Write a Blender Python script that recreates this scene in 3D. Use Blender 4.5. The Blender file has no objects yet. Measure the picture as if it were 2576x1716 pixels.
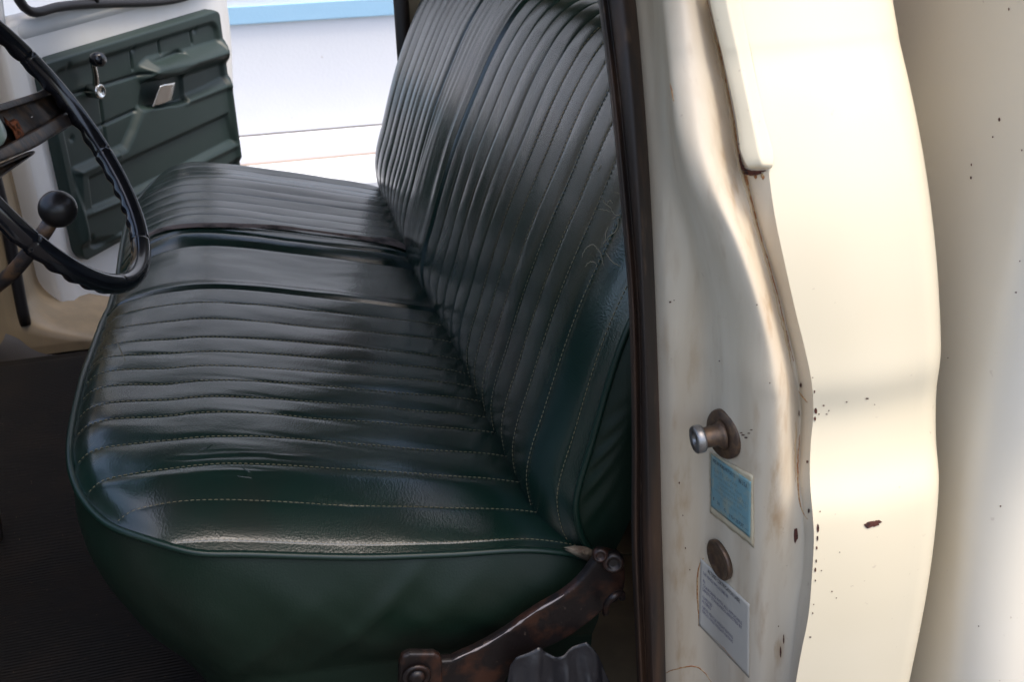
import bpy, bmesh, math, random
import numpy as np
from mathutils import Vector, Matrix, noise
from mathutils.bvhtree import BVHTree

random.seed(7)
C = bpy.context.scene.collection
sc = bpy.context.scene

# ---------------------------------------------------------------- camera, sky, sun, exposure
CAM = np.array([-0.29893991, -0.9934162, 0.78885809])
YAW, PITCH, ROLL, FPX = 0.24621996, 0.4672421, 0.01945309, 2700.0
cy, sy, cp, sp = math.cos(YAW), math.sin(YAW), math.cos(PITCH), math.sin(PITCH)
Fv = np.array([sy * cp, cy * cp, -sp])
R0 = np.array([cy, -sy, 0.0])
U0 = np.cross(R0, Fv)
Rv = math.cos(ROLL) * R0 - math.sin(ROLL) * U0
Uv = math.sin(ROLL) * R0 + math.cos(ROLL) * U0
cd = bpy.data.cameras.new('camera')
cam = bpy.data.objects.new('camera', cd)
C.objects.link(cam)
cam.matrix_world = Matrix(((Rv[0], Uv[0], -Fv[0], CAM[0]), (Rv[1], Uv[1], -Fv[1], CAM[1]),
                           (Rv[2], Uv[2], -Fv[2], CAM[2]), (0, 0, 0, 1)))
cd.sensor_width = 36.0
cd.lens = 36.0 * FPX / 2576.0
cd.clip_start, cd.clip_end = 0.02, 800
cd.dof.use_dof = True
cd.dof.focus_distance = 1.3
cd.dof.aperture_fstop = 13
sc.camera = cam

SUN_EL, SUN_AZ = math.radians(72), math.radians(48)      # azimuth from -Y (driver side) towards +X (rear)
sdir = Vector((math.cos(SUN_EL) * math.sin(SUN_AZ), -math.cos(SUN_EL) * math.cos(SUN_AZ), math.sin(SUN_EL)))
w = bpy.data.worlds.new('World')
sc.world = w
w.use_nodes = True
wn = w.node_tree
sky = wn.nodes.new('ShaderNodeTexSky')
sky.sky_type = 'NISHITA'
sky.sun_disc = False
sky.dust_density = 4.0
sky.ozone_density = 0.5
sky.sun_elevation = SUN_EL
sky.sun_rotation = math.atan2(sdir.x, sdir.y)
wn.links.new(sky.outputs[0], wn.nodes['Background'].inputs[0])
wn.nodes['Background'].inputs[1].default_value = 0.15
ld = bpy.data.lights.new('sun', 'SUN')
ld.energy = 0.95
ld.angle = math.radians(12)
ld.color = (1.0, 0.92, 0.80)
sun = bpy.data.objects.new('sun', ld)
C.objects.link(sun)
sun.rotation_euler = sdir.to_track_quat('Z', 'Y').to_euler()
sc.view_settings.view_transform = 'Standard'
sc.view_settings.look = 'None'
sc.view_settings.gamma = 1
sc.view_settings.use_curve_mapping = False
sc.view_settings.exposure = 1.40
sc.render.engine = 'CYCLES'
sc.cycles.use_denoising = True
sc.cycles.max_bounces = 12
sc.cycles.sample_clamp_indirect = 6

# ---------------------------------------------------------------- measuring helpers (photo 2354 px wide view -> ray)
K = 2576.0 / 2354.0
def ray(px, py):
    return Fv + Rv * ((px * K - 1288) / FPX) - Uv * ((py * K - 858) / FPX)
def on(px, py, ax, v):
    d = ray(px, py)
    return CAM + d * ((v - CAM[ax]) / d[ax])
def tumble(px, py, Y):
    # side of the cab: upright to the belt line, leaning in above it like the outer skin
    wgt = 0.62 + 0.38 * min(1, max(0, (-0.09 - Y) / 0.13))
    y = Y
    for _ in range(20):
        z = on(px, py, 1, y)[2]
        t = Y + (wgt * (Yo(z) - Yo(0.29)) if z > 0.29 else 0)
        y = 0.4 * y + 0.6 * t
    return on(px, py, 1, y)
def at_depth(px, py, t):
    return CAM + ray(px, py) * t

# ---------------------------------------------------------------- mesh helpers
def link(o, parent=None):
    C.objects.link(o)
    if parent is not None: o.parent = parent
    return o
def mesh(name, vs, fs, mat, parent=None, smooth=True):
    m = bpy.data.meshes.new(name)
    m.from_pydata([tuple(map(float, v)) for v in vs], [], [tuple(f) for f in fs])
    m.validate()
    if smooth:
        m.polygons.foreach_set('use_smooth', [True] * len(m.polygons))
    m.materials.append(mat)
    m.update()
    return link(bpy.data.objects.new(name, m), parent)
def gridf(nr, nc, off=0, wrap=False):
    f = []
    for i in range(nr - 1):
        for j in range(nc if wrap else nc - 1):
            a, b = off + i * nc + j, off + i * nc + (j + 1) % nc
            f.append((a, b, b + nc, a + nc))
    return f
def grid(name, P, mat, parent=None, flip=False):
    P = np.asarray(P); nr, nc = P.shape[:2]
    f = gridf(nr, nc)
    if flip: f = [t[::-1] for t in f]
    return mesh(name, P.reshape(-1, 3), f, mat, parent)
def spline(pts, n):
    """Catmull-Rom through the points, n samples, by chord length"""
    P = np.asarray(pts, float)
    P = np.vstack([2 * P[0] - P[1], P, 2 * P[-1] - P[-2]])
    d = np.linalg.norm(np.diff(P, axis=0), axis=1) + 1e-9
    cum = np.concatenate([[0], np.cumsum(d[1:-1])])
    out = []
    for s in np.linspace(0, cum[-1], n):
        i = min(max(np.searchsorted(cum, s) - 1, 0), len(cum) - 2)
        t = (s - cum[i]) / (cum[i + 1] - cum[i])
        a, b, c, e = P[i], P[i + 1], P[i + 2], P[i + 3]
        L = d[i + 1]
        m1 = ((b - a) / d[i] + (c - b) / L) * 0.5 * L
        m2 = ((c - b) / L + (e - c) / d[i + 2]) * 0.5 * L
        t2, t3 = t * t, t ** 3
        out.append((2 * t3 - 3 * t2 + 1) * b + (t3 - 2 * t2 + t) * m1 + (3 * t2 - 2 * t3) * c + (t3 - t2) * m2)
    return np.array(out)
def tube_data(pts, r, n=10, closed=False, squash=None):
    P = [Vector(p) for p in pts]; N = len(P)
    rr = r if hasattr(r, '__len__') else [r] * N
    T = []
    for i in range(N):
        a = P[(i - 1) % N] if closed or i > 0 else P[i]
        b = P[(i + 1) % N] if closed or i < N - 1 else P[i]
        T.append((b - a).normalized())
    up = Vector((0, 0, 1)) if abs(T[0].z) < 0.9 else Vector((1, 0, 0))
    nrm = (up - T[0] * up.dot(T[0])).normalized()
    vs = []
    for i in range(N):
        nrm = (nrm - T[i] * nrm.dot(T[i])).normalized()
        bi = T[i].cross(nrm)
        for k in range(n):
            a = 2 * math.pi * k / n
            vs.append(P[i] + (nrm * math.cos(a) + bi * math.sin(a) * (squash or 1)) * rr[i])
    fs = gridf(N, n, 0, True)
    if closed:
        o = (N - 1) * n
        fs += [(o + k, o + (k + 1) % n, (k + 1) % n, k) for k in range(n)]
    else:
        fs += [tuple(range(n))[::-1], tuple(range((N - 1) * n, N * n))]
    return vs, fs
def tube(name, pts, r, mat, parent=None, n=10, closed=False, squash=None):
    v, f = tube_data(pts, r, n, closed, squash)
    return mesh(name, v, f, mat, parent)
def merge(parts):
    V, Fc = [], []
    for v, f in parts:
        o = len(V); V += [tuple(x) for x in v]; Fc += [tuple(i + o for i in t) for t in f]
    return V, Fc
def box_data(x0, x1, y0, y1, z0, z1):
    v = [(x, y, z) for z in (z0, z1) for y in (y0, y1) for x in (x0, x1)]
    return v, [(0, 2, 3, 1), (4, 5, 7, 6), (0, 1, 5, 4), (2, 6, 7, 3), (0, 4, 6, 2), (1, 3, 7, 5)]
def bevel(o, wd, seg=3, ang=30):
    m = o.modifiers.new('bevel', 'BEVEL'); m.width = wd; m.segments = seg
    m.limit_method = 'ANGLE'; m.angle_limit = math.radians(ang)
    return o
def solid(o, th, off=-1):
    m = o.modifiers.new('solid', 'SOLIDIFY'); m.thickness = th; m.offset = off
    return o
def box(name, b, mat, parent=None, bev=0.004):
    v, f = box_data(*b)
    o = mesh(name, v, f, mat, parent, smooth=False)
    if bev: bevel(o, bev)
    return o
def lathe_data(prof, origin, axis, n=40):
    """prof: list of (radius, height along the axis)"""
    ax = Vector(axis).normalized()
    u = ax.orthogonal().normalized(); v = ax.cross(u); o = Vector(origin)
    vs = [o + ax * h + (u * math.cos(2 * math.pi * k / n) + v * math.sin(2 * math.pi * k / n)) * r for r, h in prof for k in range(n)]
    fs = gridf(len(prof), n, 0, True)
    fs += [tuple(range(n))[::-1], tuple(range((len(prof) - 1) * n, len(prof) * n))]
    return vs, fs
def bvh_of(o):
    m = o.data
    return BVHTree.FromPolygons([v.co[:] for v in m.vertices], [p.vertices[:] for p in m.polygons])
def hit(bvh, px, py, lift=0.0):
    d = Vector(ray(px, py)).normalized()
    loc, nor, i, dist = bvh.ray_cast(Vector(CAM), d)
    if loc is None: return None
    if nor.dot(d) > 0: nor = -nor
    return loc + nor * lift
def sm(a, b, x):
    t = np.clip((np.asarray(x, float) - a) / (b - a), 0, 1)
    return t * t * (3 - 2 * t)
def fbm(x, y, z=0.0, o=3):
    return noise.fractal(Vector((x, y, z)), 1.0, 2.0, o)

# ---------------------------------------------------------------- materials
class Mt:
    def __init__(s, name, base, rough=0.5, metal=0.0, spec=0.5, coat=0.0, coat_rough=0.05):
        s.m = bpy.data.materials.new(name); s.m.use_nodes = True
        s.t = s.m.node_tree; s.b = s.t.nodes['Principled BSDF']
        s.b.inputs['Base Color'].default_value = (*base, 1)
        s.b.inputs['Roughness'].default_value = rough
        s.b.inputs['Metallic'].default_value = metal
        s.b.inputs['Specular IOR Level'].default_value = spec
        s.b.inputs['Coat Weight'].default_value = coat
        s.b.inputs['Coat Roughness'].default_value = coat_rough
        s.col = base; s.src = None; s.h = None
    def n(s, kind, **kw):
        nd = s.t.nodes.new(kind)
        for k, v in kw.items():
            if k.startswith('i_'): nd.inputs[k[2:].replace('_', ' ')].default_value = v
            else: setattr(nd, k, v)
        return nd
    def l(s, a, b): s.t.links.new(a, b)
    def coord(s, scale=(1, 1, 1)):
        c = s.n('ShaderNodeTexCoord'); mp = s.n('ShaderNodeMapping')
        mp.inputs['Scale'].default_value = scale
        s.l(c.outputs['Object'], mp.inputs['Vector'])
        return mp.outputs[0]
    def noise(s, scale, detail=5, stretch=(1, 1, 1), rough=0.55):
        nd = s.n('ShaderNodeTexNoise', i_Scale=scale, i_Detail=detail, i_Roughness=rough)
        s.l(s.coord(stretch), nd.inputs['Vector'])
        return nd.outputs['Fac']
    def ramp(s, fac, lo, hi):
        nd = s.n('ShaderNodeMapRange'); nd.inputs['From Min'].default_value = lo; nd.inputs['From Max'].default_value = hi
        s.l(fac, nd.inputs['Value'])
        return nd.outputs[0]
    def mul(s, a, b):
        nd = s.n('ShaderNodeMath', operation='MULTIPLY'); s.l(a, nd.inputs[0])
        if isinstance(b, (int, float)): nd.inputs[1].default_value = b
        else: s.l(b, nd.inputs[1])
        return nd.outputs[0]
    def mix(s, fac, col, amount=1.0):
        """lay a colour over what is there, where fac is 1"""
        nd = s.n('ShaderNodeMix', data_type='RGBA')
        f = s.mul(fac, amount)
        s.l(f, nd.inputs[0])
        if s.src is None: nd.inputs[6].default_value = (*s.col, 1)
        else: s.l(s.src, nd.inputs[6])
        nd.inputs[7].default_value = (*col, 1)
        s.src = nd.outputs[2]; s.l(s.src, s.b.inputs['Base Color'])
        return s
    def rough(s, fac, lo, hi):
        nd = s.n('ShaderNodeMapRange'); nd.inputs['To Min'].default_value = lo; nd.inputs['To Max'].default_value = hi
        s.l(fac, nd.inputs['Value']); s.l(nd.outputs[0], s.b.inputs['Roughness'])
        return s
    def bump(s, fac, strength, dist):
        nd = s.n('ShaderNodeBump'); nd.inputs['Strength'].default_value = strength; nd.inputs['Distance'].default_value = dist
        s.l(fac, nd.inputs['Height'])
        if s.h is not None: s.l(s.h, nd.inputs['Normal'])
        s.h = nd.outputs[0]; s.l(s.h, s.b.inputs['Normal'])
        return s

def vinyl(name, base, brown=0.5, spec=0.85, r0=0.15, r1=0.32):
    m = Mt(name, base, 0.36, spec=spec)
    m.mix(m.ramp(m.noise(5.5, 4), 0.5, 0.72), (0.017, 0.0145, 0.011), brown)
    m.rough(m.noise(3, 2, (1.2, 6, 1.2)), r0, r1)
    v = m.n('ShaderNodeTexVoronoi', i_Scale=380); m.l(m.coord(), v.inputs['Vector'])
    m.bump(v.outputs['Distance'], 0.16, 0.0007)
    m.bump(m.noise(16, 3, (1, 1, 1)), 0.10, 0.004)
    return m.m
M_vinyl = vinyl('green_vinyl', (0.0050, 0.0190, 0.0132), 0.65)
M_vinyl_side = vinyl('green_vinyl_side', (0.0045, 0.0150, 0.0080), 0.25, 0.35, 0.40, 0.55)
M_pipe = Mt('green_piping', (0.005, 0.020, 0.013), 0.36).m
M_thread = Mt('tan_thread', (0.20, 0.16, 0.09), 0.85).m
_m = Mt('torn_backing', (0.12, 0.085, 0.07), 0.8); _m.mix(_m.ramp(_m.noise(40, 5), 0.45, 0.65), (0.02, 0.013, 0.01)); _m.bump(_m.noise(90, 5), 0.6, 0.002)
M_tear = _m.m

def paint(name, base, stain=0.0, specks=0.0, rough=0.32, coat=0.15):
    m = Mt(name, base, rough, coat=coat, coat_rough=0.12)
    m.mix(m.ramp(m.noise(3.0, 4), 0.4, 0.75), (base[0] * 0.93, base[1] * 0.9, base[2] * 0.82), 0.6)
    if stain:
        m.mix(m.ramp(m.noise(9, 6, (2.2, 2.2, 0.10)), 0.42, 0.85), (0.46, 0.33, 0.19), stain)
        m.mix(m.ramp(m.noise(60, 6, (1, 1, 0.18)), 0.60, 0.78), (0.32, 0.20, 0.10), stain * 0.45)
    if specks:
        m.mix(m.mul(m.ramp(m.noise(95, 3), 0.71, 0.74), m.ramp(m.noise(6, 3), 0.46, 0.58)), (0.16, 0.05, 0.018), specks)
    if name == 'dirty_cream_paint':
        a_ = m.n('ShaderNodeAttribute', attribute_name='grime')
        m.mix(m.mul(a_.outputs['Fac'], m.ramp(m.noise(17, 6, (1.3, 1.3, 0.12)), 0.25, 0.70)), (0.44, 0.32, 0.185), 0.62)
        m.mix(m.mul(a_.outputs['Fac'], m.ramp(m.noise(60, 6, (1, 1, 0.25)), 0.52, 0.70)), (0.34, 0.18, 0.06), 0.6)
    m.rough(m.noise(14, 5), rough - 0.06, rough + 0.14)
    m.bump(m.noise(220, 2), 0.03, 0.0004)
    return m.m
M_paint = paint('cream_paint', (0.75, 0.665, 0.495), 0.0, 0.25)
M_jamb = paint('dirty_cream_paint', (0.68, 0.595, 0.465), 0.7, 0.25, 0.42, 0.05)
M_bed = paint('bed_paint', (0.68, 0.635, 0.545), 0.0, 0.35)
M_doorpaint = paint('door_paint', (0.72, 0.725, 0.73), 0.10, 0.1)
M_tan = paint('shaded_grimy_paint', (0.25, 0.195, 0.125), 0.55, 0.25, 0.45)  # cream paint with warm shade put into its tan base, plus dirt stains

_m = Mt('rubber_weatherstrip', (0.020, 0.013, 0.010), 0.55)
_m.mix(_m.ramp(_m.noise(26, 5, (1, 1, 0.08)), 0.46, 0.66), (0.075, 0.036, 0.018), 0.85)
_m.mix(_m.ramp(_m.noise(60, 5, (1, 1, 0.3)), 0.62, 0.72), (0.12, 0.075, 0.045), 0.5)
_m.bump(_m.noise(70, 5, (1, 1, 0.15)), 0.4, 0.001)
M_seal = _m.m
_m = Mt('black_rubber', (0.012, 0.011, 0.013), 0.5); _m.bump(_m.noise(80, 4), 0.25, 0.001)
M_rubber = _m.m
def plastic(name, base, r0, r1):
    m = Mt(name, base, r0); m.rough(m.noise(18, 4), r0, r1)
    v = m.n('ShaderNodeTexVoronoi', i_Scale=260); m.l(m.coord(), v.inputs['Vector']); m.bump(v.outputs['Distance'], 0.12, 0.001)
    return m.m
M_trim = plastic('green_door_plastic', (0.0135, 0.0275, 0.0240), 0.42, 0.56)
M_black = Mt('black_plastic', (0.006, 0.006, 0.008), 0.2, coat=0.3).m
_m = Mt('worn_black_plastic', (0.030, 0.024, 0.022), 0.42)
_m.mix(_m.ramp(_m.noise(38, 6), 0.46, 0.62), (0.13, 0.07, 0.034), 0.9)
_m.bump(_m.noise(70, 5), 0.5, 0.0015)
M_worn = _m.m
_m = Mt('orange_foam', (0.36, 0.10, 0.03), 0.8); _m.mix(_m.ramp(_m.noise(120, 4), 0.45, 0.6), (0.10, 0.04, 0.02)); _m.bump(_m.noise(150, 4), 0.6, 0.001)
M_orange = _m.m
M_horn = Mt('pale_green_plastic', (0.42, 0.50, 0.40), 0.3).m
_m = Mt('chrome', (0.72, 0.70, 0.66), 0.12, 1.0); _m.rough(_m.noise(30, 4), 0.08, 0.26)
M_chrome = _m.m
_m = Mt('dull_steel', (0.30, 0.29, 0.28), 0.38, 0.8); _m.mix(_m.ramp(_m.noise(120, 5), 0.5, 0.68), (0.10, 0.06, 0.035), 0.8); _m.bump(_m.noise(160, 4), 0.3, 0.0008)
M_steel = _m.m
_m = Mt('brown_steel', (0.085, 0.055, 0.038), 0.42, 0.4); _m.mix(_m.ramp(_m.noise(110, 5), 0.45, 0.65), (0.18, 0.11, 0.06), 0.7); _m.bump(_m.noise(160, 4), 0.3, 0.0008)
M_brownsteel = _m.m
_m = Mt('rusty_black_metal', (0.010, 0.0065, 0.006), 0.42, 0.2)
_m.mix(_m.ramp(_m.noise(34, 6), 0.48, 0.64), (0.050, 0.019, 0.010), 0.9)
_m.mix(_m.ramp(_m.noise(90, 5), 0.66, 0.72), (0.13, 0.09, 0.07), 0.5)
_m.bump(_m.noise(85, 5), 0.5, 0.0015)
M_rust = _m.m
M_litwornedge = Mt('lit_worn_edge', (0.30, 0.26, 0.25), 0.4, 0.3).m  # pale colour for the bracket's top edge, painted-in light as well as wear
_m = Mt('rust_chip', (0.085, 0.022, 0.012), 0.75); _m.mix(_m.ramp(_m.noise(260, 4), 0.48, 0.62), (0.03, 0.01, 0.008)); M_chip = _m.m
_m = Mt('rust_stain', (0.33, 0.13, 0.04), 0.7); _m.mix(_m.ramp(_m.noise(200, 4), 0.45, 0.6), (0.50, 0.33, 0.16)); M_stain = _m.m
_m = Mt('blue_label_film', (0.165, 0.30, 0.32), 0.5); _m.mix(_m.ramp(_m.noise(110, 5, (1, 1, 0.6)), 0.48, 0.66), (0.30, 0.33, 0.25), 0.75); M_blue = _m.m
_m = Mt('yellowed_film', (0.55, 0.48, 0.33), 0.4); _m.mix(_m.ramp(_m.noise(60, 5), 0.5, 0.7), (0.38, 0.28, 0.16), 0.6); M_yellow = _m.m
M_whitelabel = Mt('white_label_film', (0.47, 0.44, 0.38), 0.5).m
M_ink = Mt('dark_ink', (0.03, 0.03, 0.05), 0.6).m
M_inkgrey = Mt('faded_ink', (0.14, 0.21, 0.20), 0.6).m
M_inkpurple = Mt('purple_ink', (0.13, 0.12, 0.19), 0.6).m
_m = Mt('ribbed_rubber_mat', (0.0070, 0.0058, 0.0050), 0.68, spec=0.18)
_w = _m.n('ShaderNodeTexWave', wave_type='BANDS', bands_direction='Y', i_Scale=48.0, i_Distortion=0.15)
_m.l(_m.coord(), _w.inputs['Vector'])
_m.mix(_m.ramp(_m.noise(12, 6), 0.45, 0.7), (0.013, 0.009, 0.0065), 0.8)
_m.mix(_m.ramp(_m.noise(170, 3), 0.72, 0.75), (0.15, 0.11, 0.07), 0.8)
_m.bump(_w.outputs['Fac'], 0.45, 0.002)
M_mat = _m.m
_m = Mt('grey_vinyl_cloth', (0.011, 0.0105, 0.013), 0.45); _m.rough(_m.noise(30, 4), 0.32, 0.5); _m.bump(_m.noise(35, 4), 0.5, 0.004)
M_cloth = _m.m
_m = Mt('dirty_lining', (0.24, 0.19, 0.13), 0.85); _m.mix(_m.ramp(_m.noise(90, 5), 0.45, 0.62), (0.12, 0.08, 0.05)); M_lining = _m.m
M_scuff = Mt('grey_scuff_plate', (0.16, 0.15, 0.15), 0.4, 0.4).m
M_dash = Mt('dark_dash', (0.03, 0.035, 0.034), 0.5).m
_m = Mt('headliner', (0.22, 0.21, 0.19), 0.85); M_roofin = _m.m

_m = Mt('pale_stucco', (0.66, 0.67, 0.69), 0.8)
_m.mix(_m.ramp(_m.noise(2.2, 6), 0.42, 0.75), (0.63, 0.64, 0.67), 0.5); _m.bump(_m.noise(60, 5), 0.25, 0.004)
_m.mix(_m.ramp(_m.noise(45, 4), 0.73, 0.77), (0.45, 0.38, 0.34), 0.5)
M_wall = _m.m
_m = Mt('blue_stripe_paint', (0.32, 0.53, 0.69), 0.7); _m.mix(_m.ramp(_m.noise(5, 6), 0.45, 0.75), (0.37, 0.57, 0.72), 0.5); _m.bump(_m.noise(60, 5), 0.25, 0.004)
M_stripe = _m.m
M_gap = Mt('wall_joint_brown', (0.40, 0.31, 0.25), 0.9).m  # brown colour stands for the shadow gap over the plinth; also the kerb joint
_m = Mt('asphalt', (0.055, 0.048, 0.042), 0.95); _m.mix(_m.ramp(_m.noise(3, 6), 0.42, 0.7), (0.04, 0.036, 0.032)); _m.bump(_m.noise(50, 5), 0.3, 0.004)
M_ground = _m.m
_g = Mt('window_glass', (1, 1, 1), 0.0); _g.b.inputs['Transmission Weight'].default_value = 1.0; _g.b.inputs['IOR'].default_value = 1.02
M_glass = _g.m

# ---------------------------------------------------------------- setting: ground, house
GZ = -0.98
g = mesh('ground', [(-150, -150, GZ), (150, -150, GZ), (150, 150, GZ), (-150, 150, GZ)], [(0, 1, 2, 3)], M_ground, smooth=False)
g['kind'] = 'structure'

def thing(name, label, cat, loc=(0, 0, 0), group=None):
    o = bpy.data.objects.new(name, None); C.objects.link(o)
    o.empty_display_size = 0.1
    o.location = loc; o['label'] = label; o['category'] = cat
    if group: o['group'] = group
    return o
WY = 4.72
house = thing('house_wall', 'bluish white house wall with a sky blue band, beyond the open far door', 'building')
box('wall', (-7, 7, WY, WY + 0.2, -0.765, 3.2), M_wall, house, 0.006)
box('painted_band', (-7, 7, WY - 0.022, WY - 0.002, -0.195, 0.02 - 0.125), M_stripe, house, 0.006)
box('plinth', (-7, 7, WY - 0.03, WY + 0.2, GZ - 0.2, -0.773), M_wall, house, 0.006)
box('wall_joint', (-7, 7, WY + 0.012, WY + 0.18, -0.774, -0.764), M_gap, house, 0)
box('wall_joint', (-7, 7, WY - 0.045, WY - 0.031, -0.94, -0.908), M_gap, house, 0)
stoop = box('concrete_kerb', (-7, 7, WY - 0.5, WY - 0.034, GZ - 0.2, -0.915), M_wall, house, 0.01)

# ================================================================ the pickup truck
truck = thing('pickup_truck', 'old cream pickup truck cab with both doors open and a green bench seat', 'pickup truck')
def part(name, label=None, parent=None):
    o = bpy.data.objects.new(name, None); C.objects.link(o); o.parent = parent or truck
    o.empty_display_size = 0.05
    if label: o['label'] = label
    return o

# ---------------------------------------------------------------- cab body: near rear quarter skin
ROWS = np.arange(-260, 1861, 10.0)
def rail(pts, fn):
    """pts: photo points down the pillar -> one 3D point for every row"""
    a = np.array(pts, float)
    sp_ = spline(np.column_stack([a[:, 1], a[:, 0]]), 400)
    ys = sp_[:, 0]; xs = sp_[:, 1]
    def X(y):
        if y < ys[0]: return xs[0] + (y - ys[0]) * (xs[20] - xs[0]) / (ys[20] - ys[0])
        if y > ys[-1]: return xs[-1] + (y - ys[-1]) * (xs[-1] - xs[-21]) / (ys[-1] - ys[-21])
        return np.interp(y, ys, xs)
    return np.array([fn(X(y), y) for y in ROWS])

sil = [(2035, -20), (2065, 100), (2095, 200), (2120, 350), (2140, 500), (2155, 650), (2163, 750), (2166, 820), (2160, 852), (2152, 885), (2150, 950), (2152, 1040), (2158, 1090), (2156, 1150), (2140, 1300), (2120, 1420), (2090, 1568)]
XS = 0.305
def XSz(z): return XS - 0.055 * float(sm(0.22, 0.68, z))
sz, syy = [], []
for q in sil:
    p = on(*q, 0, 0.305)
    for _ in range(5): p = on(*q, 0, XSz(p[2]) + 0.023)
    sz.append(p[2]); syy.append(p[1] - 0.017)
sz, syy = np.array(sz)[::-1], np.array(syy)[::-1]
up = sz > 0.285                       # one clean sweep above the belt line
cf = np.polyfit(sz[up] - 0.285, syy[up] - syy[~up][-1], 3)
_sp = spline(np.column_stack([sz[~up], syy[~up]]), 300)
zz_ = np.linspace(0.30, 0.60, 60)
_sp = np.vstack([_sp, np.column_stack([zz_, np.polyval(cf, zz_ - 0.285) + syy[~up][-1]])])
_zu = np.linspace(_sp[0, 0], _sp[-1, 0], 900); _yu = np.interp(_zu, _sp[:, 0], _sp[:, 1])
_kg = np.exp(-0.5 * (np.arange(-30, 31) * (_zu[1] - _zu[0]) / 0.0115) ** 2); _kg /= _kg.sum()
_yu = np.convolve(np.pad(_yu, 30, 'edge'), _kg, 'valid')
_sp = np.column_stack([_zu, _yu])
def Yo(z):
    if z > _sp[-1, 0]: return _sp[-1, 1] + (z - _sp[-1, 0]) * 0.45
    return float(np.interp(z, _sp[:, 0], _sp[:, 1]))
def skin_hit(px, py, off=0.0):
    Y = -0.24
    for _ in range(25):
        p = on(px, py, 1, Y)
        Y = Y * 0.4 + (Yo(p[2]) + off) * 0.6
    return on(px, py, 1, Y)
r_f = rail([(1690, -60), (1700, 0), (1735, 160), (1762, 330), (1768, 400), (1782, 500), (1803, 600), (1830, 720), (1850, 800), (1866, 880), (1870, 950), (1864, 1020), (1862, 1100), (1868, 1180), (1871, 1230), (1867, 1320), (1858, 1420), (1842, 1500), (1830, 1568)], skin_hit)
# skin columns: from the front edge (rounded) to the rear corner, then round into the gap
XS = 0.305
def skin_rows():
    rows = []
    for p in r_f:
        z, xf = p[2], p[0]; row = [p]
        xs_ = XSz(z)
        Rr = 0.045
        for t in np.linspace(0, 1, 26)[1:]:
            x = xf + (xs_ - 0.012 - xf) * t
            row.append(np.array([x, Yo(z) - 0.004 * math.sin(math.pi * t), z]))
        for a in np.linspace(0, math.pi / 2, 12)[1:]:
            row.append(np.array([xs_ - 0.012 + Rr * math.sin(a), Yo(z) + Rr * (1 - math.cos(a)), z]))
        row.append(np.array([xs_ - 0.012 + Rr, Yo(z) + 0.25, z]))
        rows.append(row)
    return np.array(rows)
body = grid('cab_body', skin_rows(), M_paint, truck)
body['label'] = 'sunlit cream rear corner of the cab with a pressed recess and rust chips'
BV_skin = bvh_of(body)

# ---------------------------------------------------------------- door pillar (jamb): lofted across rails
r_a = rail([(1452, -60), (1460, 0), (1478, 200), (1492, 400), (1502, 600), (1510, 800), (1516, 1000), (1520, 1200), (1526, 1400), (1530, 1568)], lambda x, y: tumble(x - 14, y, -0.082))
r_a2 = rail([(1452, -60), (1460, 0), (1478, 200), (1492, 400), (1502, 600), (1510, 800), (1516, 1000), (1520, 1200), (1526, 1400), (1530, 1568)], lambda x, y: tumble(x + 9, y, -0.097))
r_b = rail([(1478, -60), (1486, 0), (1504, 200), (1518, 400), (1530, 600), (1540, 800), (1547, 1000), (1552, 1200), (1558, 1400), (1562, 1568)], lambda x, y: tumble(x, y, -0.108))
r_c = rail([(1492, -60), (1499, 0), (1516, 150), (1528, 300), (1546, 420), (1575, 520), (1596, 620), (1612, 740), (1618, 860), (1618, 1000), (1618, 1200), (1620, 1400), (1622, 1568)], lambda x, y: tumble(x, y, -0.128))
r_c2 = rail([(1508, -60), (1516, 0), (1533, 150), (1548, 300), (1572, 420), (1608, 520), (1640, 620), (1666, 740), (1676, 860), (1680, 1000), (1682, 1200), (1684, 1400), (1684, 1568)], lambda x, y: tumble(x, y, -0.176))
r_d = rail([(1522, -60), (1530, 0), (1548, 200), (1568, 330), (1596, 420), (1646, 520), (1692, 640), (1724, 760), (1738, 880), (1744, 1000), (1746, 1200), (1746, 1400), (1744, 1568)], lambda x, y: tumble(x, y, -0.212))
r_d2 = rail([(1560, -60), (1568, 0), (1590, 200), (1616, 360), (1650, 460), (1694, 560), (1736, 680), (1768, 800), (1784, 900), (1790, 1000), (1792, 1200), (1786, 1400), (1778, 1568)], lambda x, y: tumble(x, y, -0.224))
r_e = rail([(1620, -60), (1630, 0), (1660, 130), (1690, 270), (1702, 360), (1714, 400), (1745, 520), (1780, 640), (1810, 760), (1832, 860), (1840, 930), (1838, 1020), (1836, 1100), (1846, 1190), (1846, 1300), (1832, 1400), (1812, 1568)], lambda x, y: skin_hit(x, y, 0.026))
r_e2 = rail([(1627, -60), (1637, 0), (1667, 130), (1697, 270), (1709, 360), (1721, 400), (1751, 520), (1786, 640), (1816, 760), (1838, 860), (1846, 930), (1844, 1020), (1842, 1100), (1851, 1190), (1851, 1300), (1838, 1400), (1818, 1568)], lambda x, y: skin_hit(x, y, 0.019))
def loft(rails, sub):
    A = np.array(rails)                     # rails x rows x 3
    out = []
    for j in range(A.shape[1]):
        out.append(spline(A[:, j], sub))
    return np.array(out)
jamb = grid('door_pillar', loft([r_a, r_a2, r_b, r_c, r_c2, r_d, r_d2, r_e, r_e2, r_f], 110), M_jamb, truck)
ncol = 110
at = jamb.data.attributes.new('grime', 'FLOAT', 'POINT')
gv = []
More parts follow.
